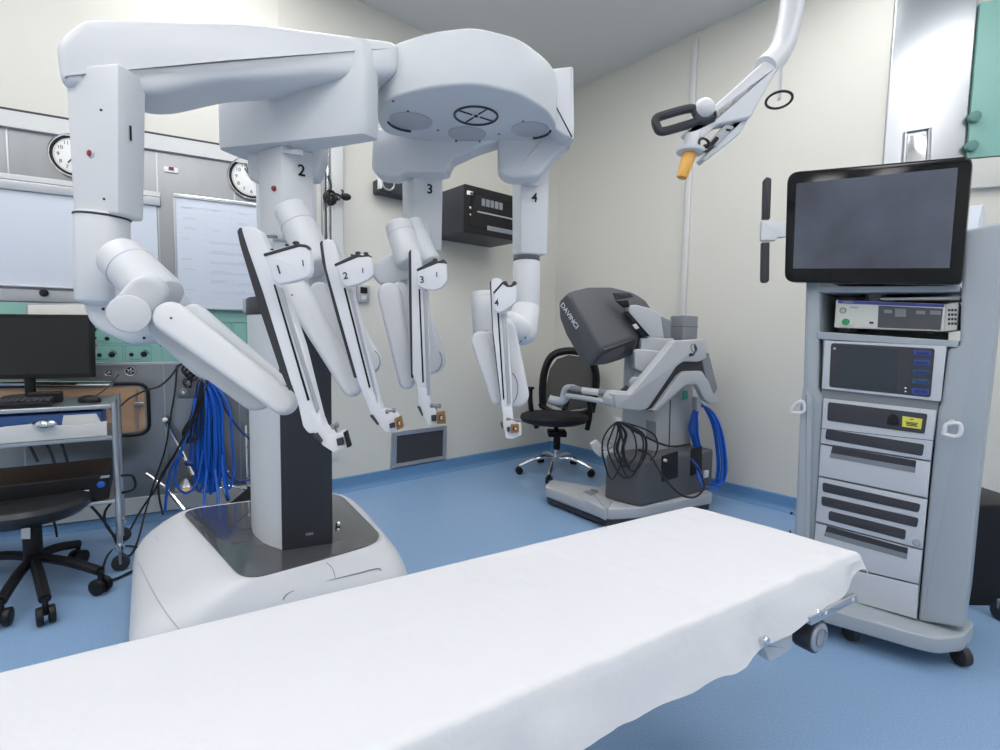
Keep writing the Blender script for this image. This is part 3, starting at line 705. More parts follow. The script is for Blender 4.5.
wbox(t, CB, A0+.12, A1-.03, Fz0+hgt*.46, Fz0+hgt*.49, .015, .020, 'aluminium', .001)
wbox(t, CB, A0+.22, A1-.08, Fz0+hgt*.12, Fz0+hgt*.22, .015, .017, 'console_mid', .001)
obj('rack_fittings', t, dr)
t = MB(); wbox(t, CB, A0+.02, A0+.08, Fz1-.075, Fz1-.045, .012, .015, 'paper', .001); obj('rack_label', t, dr, 'small white label')
t = MB(); c = CB.xy(A0+.05, .012, Fz0+hgt*.52); t.cyl(c, c+CB.n*.01, .010, m='chrome'); obj('door_lock', t, dr)
t = MB(); c -= V((0, 0, .05)); t.cyl(c, c+CB.n*.01, .008, .008, 'chrome'); obj('door_latch', t, dr)
th = thing('wall_device', WB.hit(390, 195), 'small dark box with a white latch on the wall behind arm 3', 'wall box')
DB = Pl(WB.hit(381, 188, .12), dB); a0, z1 = za(DB, 380, 177.5); a1, z0 = za(DB, 402, 196)
t = MB(); wbox(t, DB, a0, a0+.34, z0, z1, -.118, 0, 'dark_grey', .01); obj('box_body', t, th)
t = MB(); wbox(t, DB, a0-.006, a0+.012, z0+.02, z0+.10, -.03, .012, 'paper', .004); t.ring(DB.xy(a0+.06, .01, z0+.07), DB.n, .05, .007, 'aluminium', n=24); obj('latch', t, th)
# wall conduit (right wall)
t = MB(); a0, _ = za(WR, 687, 240); wbox(t, WR, a0-.022, a0+.022, WR.hit(684, 330).z-.5, 3.5, .001, .028, 'off_white', .008)
solo('wall_conduit', t, 'slim vertical white conduit on the cream wall above the surgeon console', 'conduit')

# ------------------------------------------------------------------ far right steel cladding
a1, _ = za(WE, 958, 200)
t = MB(); wbox(t, WE, 0.0, a1, 0.12, CEIL, .001, .03, 'steel_plain', .006); struct('trim_5', t)
th = thing('wall_hatch', WE.hit(915, 165), 'steel recessed hatch on the far right wall above the big monitor', 'hatch')
t = MB(); q = [(905, 132), (930, 128), (928, 170), (903, 172)]
t.tube([WE.hit(903, 176, .04), WE.hit(905.5, 132.5, .04), WE.hit(930, 128.5, .04), WE.hit(928, 176, .04)], .010, 'steel_plain', k=6); obj('hatch_frame', t, th)
t = MB(); t.slab(WE, [(908, 136), (927, 133), (925, 174), (906, 174)], .036, .004, 'chrome', .001); obj('hatch_plate', t, th)
th = thing('medical_wall_unit', WE.hit(972, 150), 'sliver of green service panel at the top right edge beside the steel cladding', 'wall panel')
t = MB(); a2, z1 = za(WE, 968, 108); wbox(t, WE, a1+.01, a1+.5, za(WE, 970, 160)[1], 3.1, .001, .04, 'mint', .004); wbox(t, WE, a1+.01, a1+.5, za(WE, 970, 190)[1], za(WE, 970, 161)[1], .001, .04, 'grey_cream', .004); obj('panel_plate', t, th)
for (u, v) in [(973, 118), (970, 147)]:
    t = MB(); c = WE.hit(u, v, .04); t.cyl(c, c+WE.n*.03, .03, m='mint_line'); obj('socket', t, th)

# ------------------------------------------------------------------ surgical robot
root_o = G(250, 560, 0); RC = V((-1.02, 2.35, 0))
robot = thing('surgical_robot', RC, 'white four-armed surgical robot on a wheeled base with a dark column', 'surgical robot')
zT_ = 0.30
A, B, C_, D = G(180, 511, zT_), G(337, 491, zT_), G(386, 541, zT_), G(245, 583, zT_)
quad = [V((p.x, p.y)) for p in (A, B, C_, D)]
def offq(q, ds):
    """offset each edge i (i->i+1) outward by ds[i]"""
    n = len(q); c = sum(q, V((0, 0)))/n; lines = []
    for i in range(n):
        a, b = q[i], q[(i+1) % n]; d = (b-a).normalized(); nn = V((d.y, -d.x))
        if nn.dot((a+b)/2-c) < 0: nn = -nn
        lines.append((a+nn*ds[i], d))
    out = []
    for i in range(n):
        (p, d), (p2, d2) = lines[i-1], lines[i]; den = d.x*d2.y-d.y*d2.x; w_ = p2-p
        out.append(p + d*((w_.x*d2.y-w_.y*d2.x)/den))
    return out
def loft(mb, rings, m):
    t = bmesh.new(); R = [[t.verts.new(p) for p in r] for r in rings]; n = len(R[0])
    for a, b in zip(R, R[1:]):
        for i in range(n): t.faces.new((a[i], a[(i+1) % n], b[(i+1) % n], b[i]))
    t.faces.new(R[0][::-1]); t.faces.new(R[-1])
    bmesh.ops.recalc_face_normals(t, faces=t.faces); return mb.merge(t, m)
def lring(ds, rad, z): return [V((x, y, z)) for x, y in rnd(offq(quad, ds), rad, 8)]
t = MB()
BQ = [V((-1.80, 2.45)), V((-.80, 2.94)), V((-.31, 2.02)), V((-1.175, 1.55))]
def bring(k, rad, z, add=0.0):
    q = [a.lerp(b_, k) for a, b_ in zip(quad, BQ)]
    return [V((x, y, z)) for x, y in rnd(offq(q, [add]*4), [rad, rad*1.5, rad, rad], 8)]
prof = [(0.115, 1.0, .20), (0.15, .97, .20), (0.19, .87, .19), (0.225, .72, .18), (0.262, .50, .17), (0.285, .33, .16), (0.298, .22, .15), (0.304, .12, .135), (0.300, .02, .12)]
rings = [bring(k, rad, z) for z, k, rad in prof]
loft(t, rings, 'white_plastic'); base = obj('base_shell', t, robot)
t = MB(); loft(t, [lring([0, 0, 0, 0], [.12, .18, .12, .12], .299), lring([0, 0, 0, 0], [.12, .18, .12, .12], .3045), lring([-.004]*4, [.118, .178, .118, .118], .3055)], 'glossy_dark'); obj('base_cover', t, robot, 'glossy dark grey top cover')
t = MB(); loft(t, [bring(1, .20, .085, -.006), bring(1, .20, .112, -.002)], 'cool_plastic'); loft(t, [bring(1, .2, .02, -.03), bring(1, .2, .035, -.015), bring(1, .2, .084, -.010)], 'dark_grey'); obj('bumper', t, robot)
for (x, y) in [(-1.5, 2.45), (-.8, 2.75), (-.6, 2.15), (-1.1, 1.9)]:
    t = MB(); t.cyl((x-.02, y, .045), (x+.02, y, .045), .044, m='rubber'); obj('wheel', t, robot)
# maker script on the shell's left, seams and handle line
def shell_pt(u, v):
    """where the view ray meets the base shell"""
    import mathutils
    me = base.data; bv = mathutils.bvhtree.BVHTree.FromPolygons([base_w @ q.co for q in me.vertices], [tuple(p.vertices) for p in me.polygons])
    h = bv.ray_cast(V((0, 0, H)), ray(u, v)); return h
base_w = wmat(base)
t = MB(); 
h = shell_pt(158, 540)
if h[0]:
    p, nrm = h[0], h[1]; rt = (shell_pt(166, 552)[0] - p); t.text('daVinci', p + nrm*.002, rt, V((0, 0, 1)), .022, 'cool_plastic', .001)
obj('maker_script', t, base)
def surf_line(px, r, m):
    t = MB(); q = catmull([V((u, v, 0)) for u, v in px], 8); pts = [shell_pt(p.x, p.y) for p in q]
    pts = [h_[0] + h_[1]*.0035 for h_ in pts if h_[0]]
    if len(pts) > 2: t.tube(pts, r, m, k=5); obj('seam_line', t, base)
surf_line([(283, 600), (286, 595), (296, 590), (320, 583), (350, 575.5), (376, 569), (381, 571)], .0022, 'console_mid')
surf_line([(326, 563), (331, 567), (334, 573), (335, 579)], .0014, 'console_mid')
surf_line([(139, 562), (150, 585), (164, 609), (182, 632)], .0018, 'console_grey')
# column
p1 = G(282, 551, zT_); p2 = G(331, 543.5, zT_); p5 = G(251, 523, zT_)
fr_d = (p2-p1).normalized(); bk = V((-fr_d.y, fr_d.x, 0))
ztop_c = P(262, 298, 2.22).z
foot = [(p2.x, p2.y), ((p2+bk*.40).x, (p2+bk*.40).y), ((p1+bk*.42-fr_d*.06).x, (p1+bk*.42-fr_d*.06).y), ((p5+bk*.10+fr_d*.02).x, (p5+bk*.10+fr_d*.02).y), (p5.x, p5.y), (G(253, 535, zT_).x, G(253, 535, zT_).y), (G(264, 545, zT_).x, G(264, 545, zT_).y), (p1.x, p1.y)]
t = MB(); t.vprism(rnd(foot, [.01, .05, .05, .05, .04, .05, .05, .0], 4), .300, ztop_c-.07, 'cool_plastic'); col = obj('column', t, robot)
t = MB(); e = .012; t.prism([p1 - bk*e + V((0, 0, 0.004)), p2 - bk*e + fr_d*.006 + V((0, 0, .004)), p2 - bk*e + fr_d*.006 + V((0, 0, ztop_c-zT_)), p1 - bk*e + V((0, 0, ztop_c-zT_))],
        [p1 + bk*.0 + V((0, 0, 0.004)), p2 + bk*.2 + fr_d*.006 + V((0, 0, .004)), p2 + bk*.2 + fr_d*.006 + V((0, 0, ztop_c-zT_)), p1 + V((0, 0, ztop_c-zT_))], 'dark_grey', .004); obj('column_front', t, col, 'dark grey front face of the column')
t = MB(); t.text('2016', p1.lerp(p2, .55) - bk*(e+.001) + V((0, 0, .06)), fr_d, (0, 0, 1), .008, 'console_grey') if False else t.box(p1.lerp(p2, .55) - bk*(e+.001) + V((0, 0, .06)), (fr_d, bk, (0, 0, 1)), (.03, .002, .010), 'console_mid'); obj('column_badge', t, col)
cfoot = [(x + (x - sum(f[0] for f in foot)/8)*.03, y + (y - sum(f[1] for f in foot)/8)*.03) for x, y in foot]
t = MB(); t.vprism(rnd(cfoot, [.01, .05, .05, .05, .04, .05, .05, .02], 4), ztop_c-.075, ztop_c, 'dark_grey', .006); t.cyl(G(250, 522, zT_) + V((.0, .02, ztop_c-zT_-.06)), G(250, 522, zT_) + V((0, .02, ztop_c-zT_+.004)), .02, m='console_grey'); obj('column_cap', t, col)
t = MB(); t.cyl(G(338, 524, .306), G(338, 524, .32), .012, m='chrome'); obj('cover_latch', t, base)
mc = P(287, 260, 2.42); mfo = [(mc.x-.12, 2.36), (mc.x+.10, 2.36), (mc.x+.10, 2.56), (mc.x-.12, 2.56)]
t = MB(); t.vprism(rnd(mfo, .03), ztop_c-.1, 2.02, 'cool_plastic'); obj('inner_mast', t, robot)
# overhead boom
zP = 2.0
zB_ = 1.85
b0 = G(216, 148.5, zB_); b1 = G(356, 133, zB_)
bd_ = (b1-b0); bd_.z = 0; bd_.normalize(); bn = V((-bd_.y, bd_.x, 0))
if bn.y < 0: bn = -bn
t = MB(); fp = [b0, b1 + bd_*.03, b1 + bd_*.05 + bn*.07, b0 + bn*.16]
rr = rnd([(p.x, p.y) for p in fp], [.03, .02, .02, .05], 5); cx_ = sum(p[0] for p in rr)/len(rr); cy_ = sum(p[1] for p in rr)/len(rr)
loft(t, [[V((cx_+(x-cx_)*.985, cy_+(y-cy_)*.93, zB_)) for x, y in rr], [V((x, y, zB_+.02)) for x, y in rr], [V((x, y, zB_+.27)) for x, y in rr], [V((cx_+(x-cx_)*.98, cy_+(y-cy_)*.93, zB_+.30)) for x, y in rr]], 'cool_plastic'); bmo = obj('boom', t, robot)
t = MB(); q = [P(266, 200, 2.0), P(304, 200, 2.0), P(304, 200, 2.56), P(266, 200, 2.56)]; t.vprism([(p.x, p.y) for p in q], 1.86, 2.10, 'cool_plastic', .02); obj('mast_head', t, robot)
# rotating platform
pp_ = [(384, 133), (378, 122), (376, 108), (392, 96), (430, 86), (475, 82), (520, 92), (548, 110), (556, 122), (556, 132), (540, 137), (505, 145), (470, 149), (430, 142)]
pw = [G(u, v, zP) for u, v in pp_]; pr_ = rnd([(p.x, p.y) for p in pw], .05, 4)
t = MB(); t.vprism(pr_, zP-.005, zP+.17, 'cool_plastic', .012); plat = obj('platform', t, robot)
for (u, v, hw) in [(411, 121.5, 21), (467, 134, 19), (530, 129.5, 19)]:
    c = G(u, v, zP-.006); r = (G(u+hw, v, zP-.006)-c).length
    t = MB(); t.cyl(c - V((0, 0, .003)), c + V((0, 0, .004)), r, m='console_grey', n=40); dc = obj('pivot_disc', t, plat, 'round mid grey pivot disc')
    t = MB(); a_ = [1.75 if u < 430 else .9 if u < 500 else 0.0]
    t.tube([c + V((r*1.08*math.cos(x), r*1.08*math.sin(x), -.004)) for x in [a_[0] + k*.08 for k in range(18)]], .0045, 'dark_grey', k=6); obj('pivot_slot', t, dc)
c = G(476, 116, zP-.007); r = (G(497.5, 116, zP-.007)-c).length
t = MB(); t.ring(c, (0, 0, 1), r, .0045, 'dark_grey', n=40, k=6)
for x in (.62, .62+PI/2, .62+PI, .62+3*PI/2): t.tube([c + V((r*.22*math.cos(x), r*.22*math.sin(x), 0)), c + V((r*.92*math.cos(x), r*.92*math.sin(x), 0))], .0028, 'dark_grey', k=5)
t.cyl(c - V((0, 0, .003)), c, .008, m='black'); obj('crosshair_mark', t, plat)
t = MB()
for (u, v) in [(393, 101), (408, 111), (438, 130), (499, 134), (523, 121), (560, 134)]: c = G(u, v, zP-.006); t.cyl(c - V((0, 0, .002)), c, .005, m='dark_grey')
obj('screw', t, plat)

def screws(t, pts, Y, r=.004):
    for u, v in pts:
        c = P(u, v, Y); n = (V((0, 0, H))-c).normalized(); t.cyl(c, c+n*.003, r, m='dark_grey', n=12)
def housing(uL, uC, uR, vT, vB, Y, dl, dr, taper=(0, 0, 0), bev=.012):
    """vertical box housing with one edge turned to the camera; facets left and right of it"""
    t = MB()
    def ringz(v, e_):
        l, c, r_ = P(uL+e_[0], v, Y+dl), P(uC+e_[1], v, Y), P(uR+e_[2], v, Y+dr); z = c.z
        bk_ = l + (r_-c)*1.0
        return [V((q.x, q.y, z)) for q in (l, c, r_, bk_)]
    t.prism(ringz(vT, (0, 0, 0)), ringz(vB, taper), 'white_plastic', bev, 3)
    c, r_ = P(uC, (vT+vB)/2, Y), P(uR, (vT+vB)/2, Y+dr)
    return t, (c, r_)
def htext(t, s_, u, v, h, fac, m='black'):
    c, r_ = fac; pl = Pl(c, (r_-c)); q = pl.hit(u, v, .0015); d = pl.d if pl.d.x > 0 else -pl.d
    return t.text(s_, q, d, V((0, 0, 1)), h, m, bold=.02)

# ---- arm 1
a1, fac1 = housing(64, 118, 146, 62, 214, 1.45, .03, .10, (9, 0, -2), .010)
arm1 = obj('robot_arm', a1, robot, 'robot arm 1, the large leftmost arm reaching down to the right')
t = MB(); px = rnd([(58, 84), (52, 40), (80, 16), (250, 20), (400, 40), (400, 74), (300, 76), (216, 80), (160, 92), (136, 92), (118, 86)], 12)
t.yslab(px, 1.45, .20, 'white_plastic', .03, ku=.0010, u0=64); obj('setup_boom', t, arm1)
t = MB(); c0 = P(102.5, 214, 1.50); c1 = P(103, 300, 1.50); t.cyl(c0, c1, .066, .066, 'white_plastic', n=40, dome=.3); obj('setup_tube', t, arm1)
t = MB(); t.cyl(P(102.5, 216, 1.50), P(102.5, 218.5, 1.50), .069, m='dark_grey', n=40); obj('tube_seal', t, arm1)
t = MB(); t.yslab(rnd([(79, 262), (128, 250), (168, 300), (166, 332), (150, 341), (128, 346), (98, 332), (86, 322), (80, 300)], 12), 1.47, .13, 'cool_plastic', .022, seg=4); screws(t, [(101, 295), (109, 301), (103, 309), (144, 338), (161, 345)], 1.466); obj('elbow', t, arm1)
t = MB(); t.cyl(P(117, 254, 1.42), P(164, 300, 1.38), .061, .064, 'white_plastic', n=44, e=.018); t.ring(P(131, 268, 1.408), (P(164, 300, 1.38)-P(117, 254, 1.42)), .0622, .0012, 'console_grey', n=44, k=5); obj('rotary_joint', t, arm1)
t = MB(); fc = P(129, 314, 1.27); ff = P(133, 312, 1.42); t.cyl(ff, fc, .046, .046, 'white_plastic', n=44, e=.005); t.stad(P(131, 312, 1.36), P(151, 288, 1.36), .0465, .043, .09, 'white_plastic', .016, seg=4); obj('drive_drum', t, arm1)
t = MB(); t.stad(P(174, 330, 1.40), P(256, 394, 1.42), .052, .046, .05, 'cool_plastic', .014); t.stad(P(196, 318, 1.40), P(276, 384, 1.42), .035, .030, .06, 'cool_plastic', .014); t.stad(P(173, 327, 1.40), P(210, 360, 1.42), .055, .055, .05, 'cool_plastic', .014); obj('rear_link', t, arm1)
t = MB(); t.stad(P(173, 319, 1.33), P(284, 402, 1.33), .042, .034, .055, 'white_plastic', .016, seg=4); screws(t, [(171, 318)], 1.302, .003); obj('front_link', t, arm1)
t = MB(); t.stad(P(252, 380, 1.36), P(288, 388, 1.36), .006, .006, .03, 'dark_grey', .002); obj('link_gap', t, arm1)

def rail(arm, white, dark, slot, silver, Y, foot, k=0.0):
    t = MB(); t.yslab(rnd(white, 3, 3), Y, .035, 'rail_white', .003, k=k, v0=white[0][1]); rl = obj('instrument_rail', t, arm)
    t = MB(); t.yslab(rnd(dark, 1.5, 3), Y+.002, .037, 'dark_grey', .001, k=k, v0=white[0][1]); obj('rail_edge', t, arm, 'dark grey edge strip of the rail')
    t = MB(); t.yslab(slot, Y-.0015, .006, 'black', 0, k=k, v0=white[0][1]); obj('rail_slot', t, arm)
    t = MB(); t.yslab(silver, Y-.004, .006, 'aluminium', .001, k=k, v0=white[0][1]); obj('rail_track', t, arm, 'silver track beside the slot')
    t = MB(); t.yslab(rnd(foot, 1.5, 3), Y-.004 + k*(foot[0][1]-white[0][1]), .04, 'rail_white', .0015); return obj('rail_foot', t, arm)
f1 = rail(arm1, [(241, 228), (250, 225.5), (260, 232), (266, 247), (272, 262), (284, 292), (302, 345), (317, 405), (321, 420), (322, 431), (309, 434), (303, 427), (297, 400), (291, 384), (262, 290), (248, 250)],
     [(237, 231), (240, 227), (243, 229), (249, 248), (264, 296), (292, 385), (289, 391), (279, 368), (258, 305), (240, 245)],
     [(273.5, 285), (275, 284), (309.5, 400), (307.5, 401)], [(277, 287), (282, 288), (319, 409), (316.5, 413)], 1.26,
     [(310, 412), (320, 419), (323, 427), (331, 435.5), (341, 432), (343, 434), (346, 445), (343, 448.5), (333, 452), (322, 445), (319, 437), (312, 431)])
def clamp(arm, Y, body, ins, knob, pad, facebox, facem):
    t = MB(); t.yslab(ins, Y-.006, .01, 'dark_grey', .001); obj('clamp_insert', t, arm)
    t = MB(); (u0, v0, u1, v1, rp) = knob; a, b = P(u0, v0, Y+.01), P(u1, v1, Y+.01); s = Y/F
    L = (b-a).length; t.spin(a, b, [(0, rp*s*.7), (L*.06, rp*s), (L*.28, rp*s), (L*.38, rp*s*.62), (L*.62, rp*s*.62), (L*.72, rp*s), (L*.94, rp*s), (L, rp*s*.7)], 'console_mid', 20)
    mid = (a+b)/2; t.tube([mid, P((u0+u1)/2+1.5, (v0+v1)/2+6, Y+.015)], rp*s*.4, 'console_mid'); obj('clamp_knob', t, arm)
    t = MB(); t.yslab(pad, Y-.005, .03, 'dark_grey', .001); obj('rubber_pad', t, arm)
    t = MB(); t.yslab(facebox, Y-.012, .02, facem, .0015)
    if facem == 'bronze':
        c = V((sum(p[0] for p in facebox)/4, sum(p[1] for p in facebox)/4)); q = [(c.x+(u-c.x)*.5, c.y+(v-c.y)*.5) for u, v in facebox]
        t.yslab(q, Y-.0135, .004, 'dark_grey'); q = [(c.x+.6+(u-c.x)*.22, c.y+(v-c.y)*.3) for u, v in facebox]; t.yslab(q, Y-.0145, .004, 'amber')
    obj('cannula_mount', t, arm)
clamp(arm1, 1.25, None, [(336, 439), (342, 437.5), (343.5, 445), (337.5, 446)], (331.5, 427, 338.5, 424.5, 3.0), [(312.5, 436), (316, 433), (321.5, 441), (321, 443)], [(343, 433), (345.5, 431), (350, 447), (347, 448)], 'black')
def carriage(arm, Y, body, top, num, nu, nv, nh, nrot, mark, humps, th=.022):
    t = MB(); t.yslab(rnd(body, 2.5, 4), Y, th, 'rail_white', .005, seg=3); cg = obj('carriage', t, arm)
    t = MB(); t.yslab(top, Y-.002, th*.9, 'dark_grey', .002)
    for (u, v, r) in humps: t.ball(P(u, v, Y+.03), r*Y/F, 'dark_grey', (1.2, 1, .7), 2)
    obj('carriage_seal', t, arm)
    t = MB(); t.pxtext(num, nu, nv, nh, Y-.0012, 'dark_grey', nrot); t.yslab(mark, Y-.0012, .002, 'dark_grey'); obj('number_mark', t, arm)
carriage(arm1, 1.205, [(264, 255), (299, 245), (306, 246), (309, 250), (311.5, 271), (308.5, 277), (294, 282), (278, 284.5), (273, 280)],
         [(263, 253.6), (298, 243.6), (306, 244.5), (309.5, 248.5), (306, 247.2), (299, 246.2), (264, 256.5)], '1', 279, 270, 8.5, .28, [(302, 260), (303, 260), (303.8, 266), (302.8, 266)], [(272, 249.5, 1.5), (287, 245, 1.8), (296, 243, 3)])
t = MB(); htext(t, '1', 130.5, 134, .040, fac1); obj('number_mark', t, arm1)
t = MB(); c = P(90.5, 153.5, 1.466); n = V((-.35, -1, 0)).normalized(); t.cyl(c-n*.002, c+n*.006, .010, .009, 'red_mark'); t.cyl(c-n*.002, c+n*.003, .0125, .0125, 'cool_plastic'); obj('indicator_button', t, arm1, 'dark red button')
t = MB(); screws(t, [(101, 110), (104, 199)], 1.449, .0035); obj('screw', t, arm1)

# ---- arm 2
a2_, fac2 = housing(257, 281, 315, 144, 240, 1.85, .07, .08, (2.5, 1, -1), .010)
arm2 = obj('robot_arm', a2_, robot, 'robot arm 2, second from the left in front of the dark column')
t = MB(); t.yslab(rnd([(246, 144), (322, 138), (322, 158), (315, 178), (258, 184), (247, 176)], 4), 1.93, .08, 'cool_plastic', .012); obj('setup_boom', t, arm2)
t = MB(); t.yslab(rnd([(281, 150), (281, 152), (303, 155), (303, 150), (298, 149)], 1), 1.845, .01, 'white_plastic', .002); obj('collar', t, arm2)
t = MB(); t.cyl(P(288, 240, 1.95), P(292, 285, 1.93), .075, .06, 'cool_plastic', n=40, dome=.6); obj('elbow', t, arm2)
t = MB(); ax0, ax1 = P(291, 210, 1.78), P(318, 266, 1.74); t.cyl(ax0, ax1, .056, .060, 'white_plastic', n=40, dome0=.35, dome=.4); t.ring(ax0.lerp(ax1, .28), ax1-ax0, .0575, .001, 'console_grey', n=40, k=5); obj('rotary_joint', t, arm2)
t = MB(); t.stad(P(322, 286, 1.84), P(368, 361, 1.84), .055, .050, .06, 'white_plastic', .016, seg=4); t.stad(P(330, 262, 1.84), P(322, 286, 1.84), .055, .055, .08, 'cool_plastic', .016); c = P(370, 362, 1.80); obj('rear_link', t, arm2)
t = MB(); t.tube([P(368.5+11.5*math.cos(x), 361+12*math.sin(x), 1.806) for x in [-1.0+.15*k for k in range(16)]], .0018, 'console_mid', k=5); obj('link_seam', t, arm2)
t = MB(); t.stad(P(298, 294, 1.70), P(352, 387, 1.70), .046, .033, .07, 'white_plastic', .02, seg=4); t.stad(P(320, 292, 1.72), P(356, 372, 1.72), .03, .02, .06, 'cool_plastic', .01); screws(t, [(292, 295)], 1.663, .003); obj('front_link', t, arm2)
rail(arm2, [(322, 240.5), (329, 238.5), (335, 242), (338, 255), (352, 290), (366, 345), (379, 400), (382, 412), (381, 416), (370, 414), (366, 402), (358, 382), (340, 318), (326, 268)],
     [(319.5, 243), (322, 240), (326, 262), (341, 318), (357, 378), (354, 378), (336, 315), (322, 262)],
     [(343.5, 288), (345.5, 288), (370.5, 387), (369, 388.5)], [(347.5, 289), (351.5, 290), (378.5, 402), (376.5, 403)], 1.62,
     [(366, 390), (377, 396), (382, 410), (393, 411), (397, 416), (401, 428), (396, 431.5), (386, 432.5), (381, 427), (371, 416)])
clamp(arm2, 1.61, None, [(389, 424), (394, 422.5), (394.5, 427.5), (390, 428.5)], (385.5, 412, 395.5, 410, 2.4), [(369.5, 415.5), (372, 415), (378.5, 424.5), (377.5, 425.5)], [(394, 419), (400.5, 416), (403, 427.5), (397, 430.5)], 'bronze')
carriage(arm2, 1.575, [(334.5, 265), (357, 255), (363, 257), (366, 254), (371.5, 258), (373, 275), (369, 279), (360, 284), (347, 287.5), (342, 284)],
         [(334, 264), (356, 253.5), (359, 254.5), (363, 255.5), (366, 253), (371, 256), (366, 256.5), (358, 257), (335, 266.5)], '2', 345.5, 276, 6.5, .15, [(362, 268), (363, 268), (363.5, 273), (362.5, 273)], [(358, 253, 2.4), (366, 253.5, 2.2), (352, 255, 1.4)])
t = MB(); htext(t, '2', 301.5, 171, .039, fac2); obj('number_mark', t, arm2)
t = MB(); c = P(274, 188.5, 1.868); n = V((-.2, -1, 0)).normalized(); t.cyl(c-n*.002, c+n*.006, .010, .009, 'red_mark'); obj('indicator_button', t, arm2, 'dark red button')
t = MB(); t.yslab(rect(264, 235, 275, 237), 1.845, .02, 'console_mid'); obj('bottom_latch', t, arm2)

# ---- arm 3
a3_, fac3 = housing(401.5, 414, 444, 150, 248.5, 2.24, .07, .05, (1, 0, -2), .008)
arm3 = obj('robot_arm', a3_, robot, 'robot arm 3, third from the left hanging beside the black wall rack')
t = MB(); t.yslab(rnd([(373, 128), (500, 128), (500, 140), (476, 148), (452, 159), (447, 172), (403, 172), (396, 177), (377, 175), (371, 168)], 4), 2.17, .11, 'cool_plastic', .012, seg=3); obj('setup_boom', t, arm3)
t = MB(); t.yslab(rnd([(407, 170), (433, 170), (433, 175), (407, 175.5)], 1), 2.235, .01, 'white_plastic', .002); obj('collar', t, arm3)
t = MB(); ax0, ax1 = P(399, 226, 2.02), P(410, 262, 1.99); t.cyl(ax0, ax1, .053, .055, 'white_plastic', n=40, dome0=.35, dome=.4); t.ring(ax0.lerp(ax1, .22), ax1-ax0, .0537, .001, 'console_grey', n=40, k=5); t.cyl(P(410, 225, 2.08), P(428, 262, 2.05), .05, .05, 'cool_plastic', dome=.3, dome0=.3); t.cyl(P(421, 232, 2.28), P(412, 248, 2.06), .048, m='cool_plastic', dome=.3, dome0=.3); obj('rotary_joint', t, arm3)
t = MB(); t.stad(P(388, 272, 2.06), P(408, 262, 2.06), .055, .06, .09, 'cool_plastic', .02, seg=4); obj('elbow', t, arm3)
t = MB(); t.stad(P(410, 285, 2.10), P(431.5, 360, 2.10), .048, .058, .06, 'white_plastic', .018, seg=4); obj('rear_link', t, arm3)
t = MB(); t.tube([P(430+12*math.cos(x), 360+13*math.sin(x), 2.066) for x in [-.7+.15*k for k in range(13)]], .0018, 'console_mid', k=5); obj('link_seam', t, arm3)
t = MB(); t.stad(P(389.5, 295, 1.98), P(407, 381, 1.98), .045, .031, .07, 'white_plastic', .02, seg=4); t.stad(P(400, 290, 2.0), P(411, 370, 2.0), .03, .02, .06, 'cool_plastic', .01); obj('front_link', t, arm3)
rail(arm3, [(411, 249), (416, 249), (420, 253), (421, 262), (428, 290), (430, 390), (431, 408), (428, 418), (418, 404), (417, 384), (412.5, 375)],
     [(408.5, 252), (411, 249), (412.5, 252), (413.5, 378), (411, 378), (409, 300)],
     [(418.5, 289), (420, 289), (424, 382), (422.3, 383)], [(423, 290), (427, 290), (430, 396), (426.8, 396)], 1.90,
     [(418, 388), (429.5, 390), (431, 404), (436, 409.5), (437, 412), (441, 423), (429, 425.5), (425, 418), (419, 410)])
clamp(arm3, 1.89, None, [(431, 415.5), (436, 415), (436, 421), (431.5, 421.5)], (430, 405.5, 441, 406, 2.3), [(417, 406.5), (420, 407), (423, 415.5), (422, 416.5)], [(436.5, 412.5), (444.5, 411.5), (445.5, 423.5), (436.8, 424)], 'bronze')
carriage(arm3, 1.855, [(416.5, 270), (434, 261), (439, 263), (441, 261), (446.5, 263), (447, 281), (441.5, 288), (434, 290.5), (425, 289.5), (417, 285)],
         [(416.5, 269), (434, 259.5), (438, 261), (441, 260.5), (446.5, 261.5), (446.5, 263.5), (438, 263), (417, 271.5)], '3', 422, 280, 6.5, .05, [(436, 272), (437, 272), (437.2, 277), (436.2, 277)], [(435, 259.8, 2.2), (443, 261, 2.2)])
t = MB(); htext(t, '3', 429.8, 189.5, .039, fac3); obj('number_mark', t, arm3)
t = MB(); t.yslab(rect(427, 248, 434, 250.5), 2.25, .02, 'console_mid'); obj('bottom_latch', t, arm3)

# ---- arm 4
a4_, fac4 = housing(512, 521, 550.5, 150, 253, 2.26, .07, .04, (0, 0, -3), .008)
arm4 = obj('robot_arm', a4_, robot, 'robot arm 4, rightmost arm hanging from the right side of the platform')
t = MB(); t.yslab(rnd([(498, 120), (540, 100), (574, 100), (573, 141), (553, 159), (538, 177), (512, 178), (503, 175), (497.5, 168)], 4), 2.16, .11, 'cool_plastic', .016, seg=3); obj('setup_boom', t, arm4)
t = MB(); t.yslab(rnd([(535, 70), (573.5, 66), (574.5, 128), (573.5, 140), (557, 131), (548, 120)], 3), 2.06, .14, 'white_plastic', .01); obj('boom_cover', t, arm4)
t = MB(); t.yslab(rnd([(520, 183), (534, 172), (549, 160), (549, 176), (538, 186)], 1), 2.24, .02, 'white_plastic', .002); obj('collar', t, arm4)
t = MB(); tc = 526.5; t.cyl(P(tc, 262, 2.33), P(tc-.5, 312, 2.31), .062, .060, 'white_plastic', n=40); obj('setup_tube', t, arm4)
t = MB(); t.cyl(P(tc, 252.5, 2.36), P(tc, 262, 2.34), .0600, m='console_mid', n=40); obj('tube_band', t, arm4, 'grey band at the top of the tube')
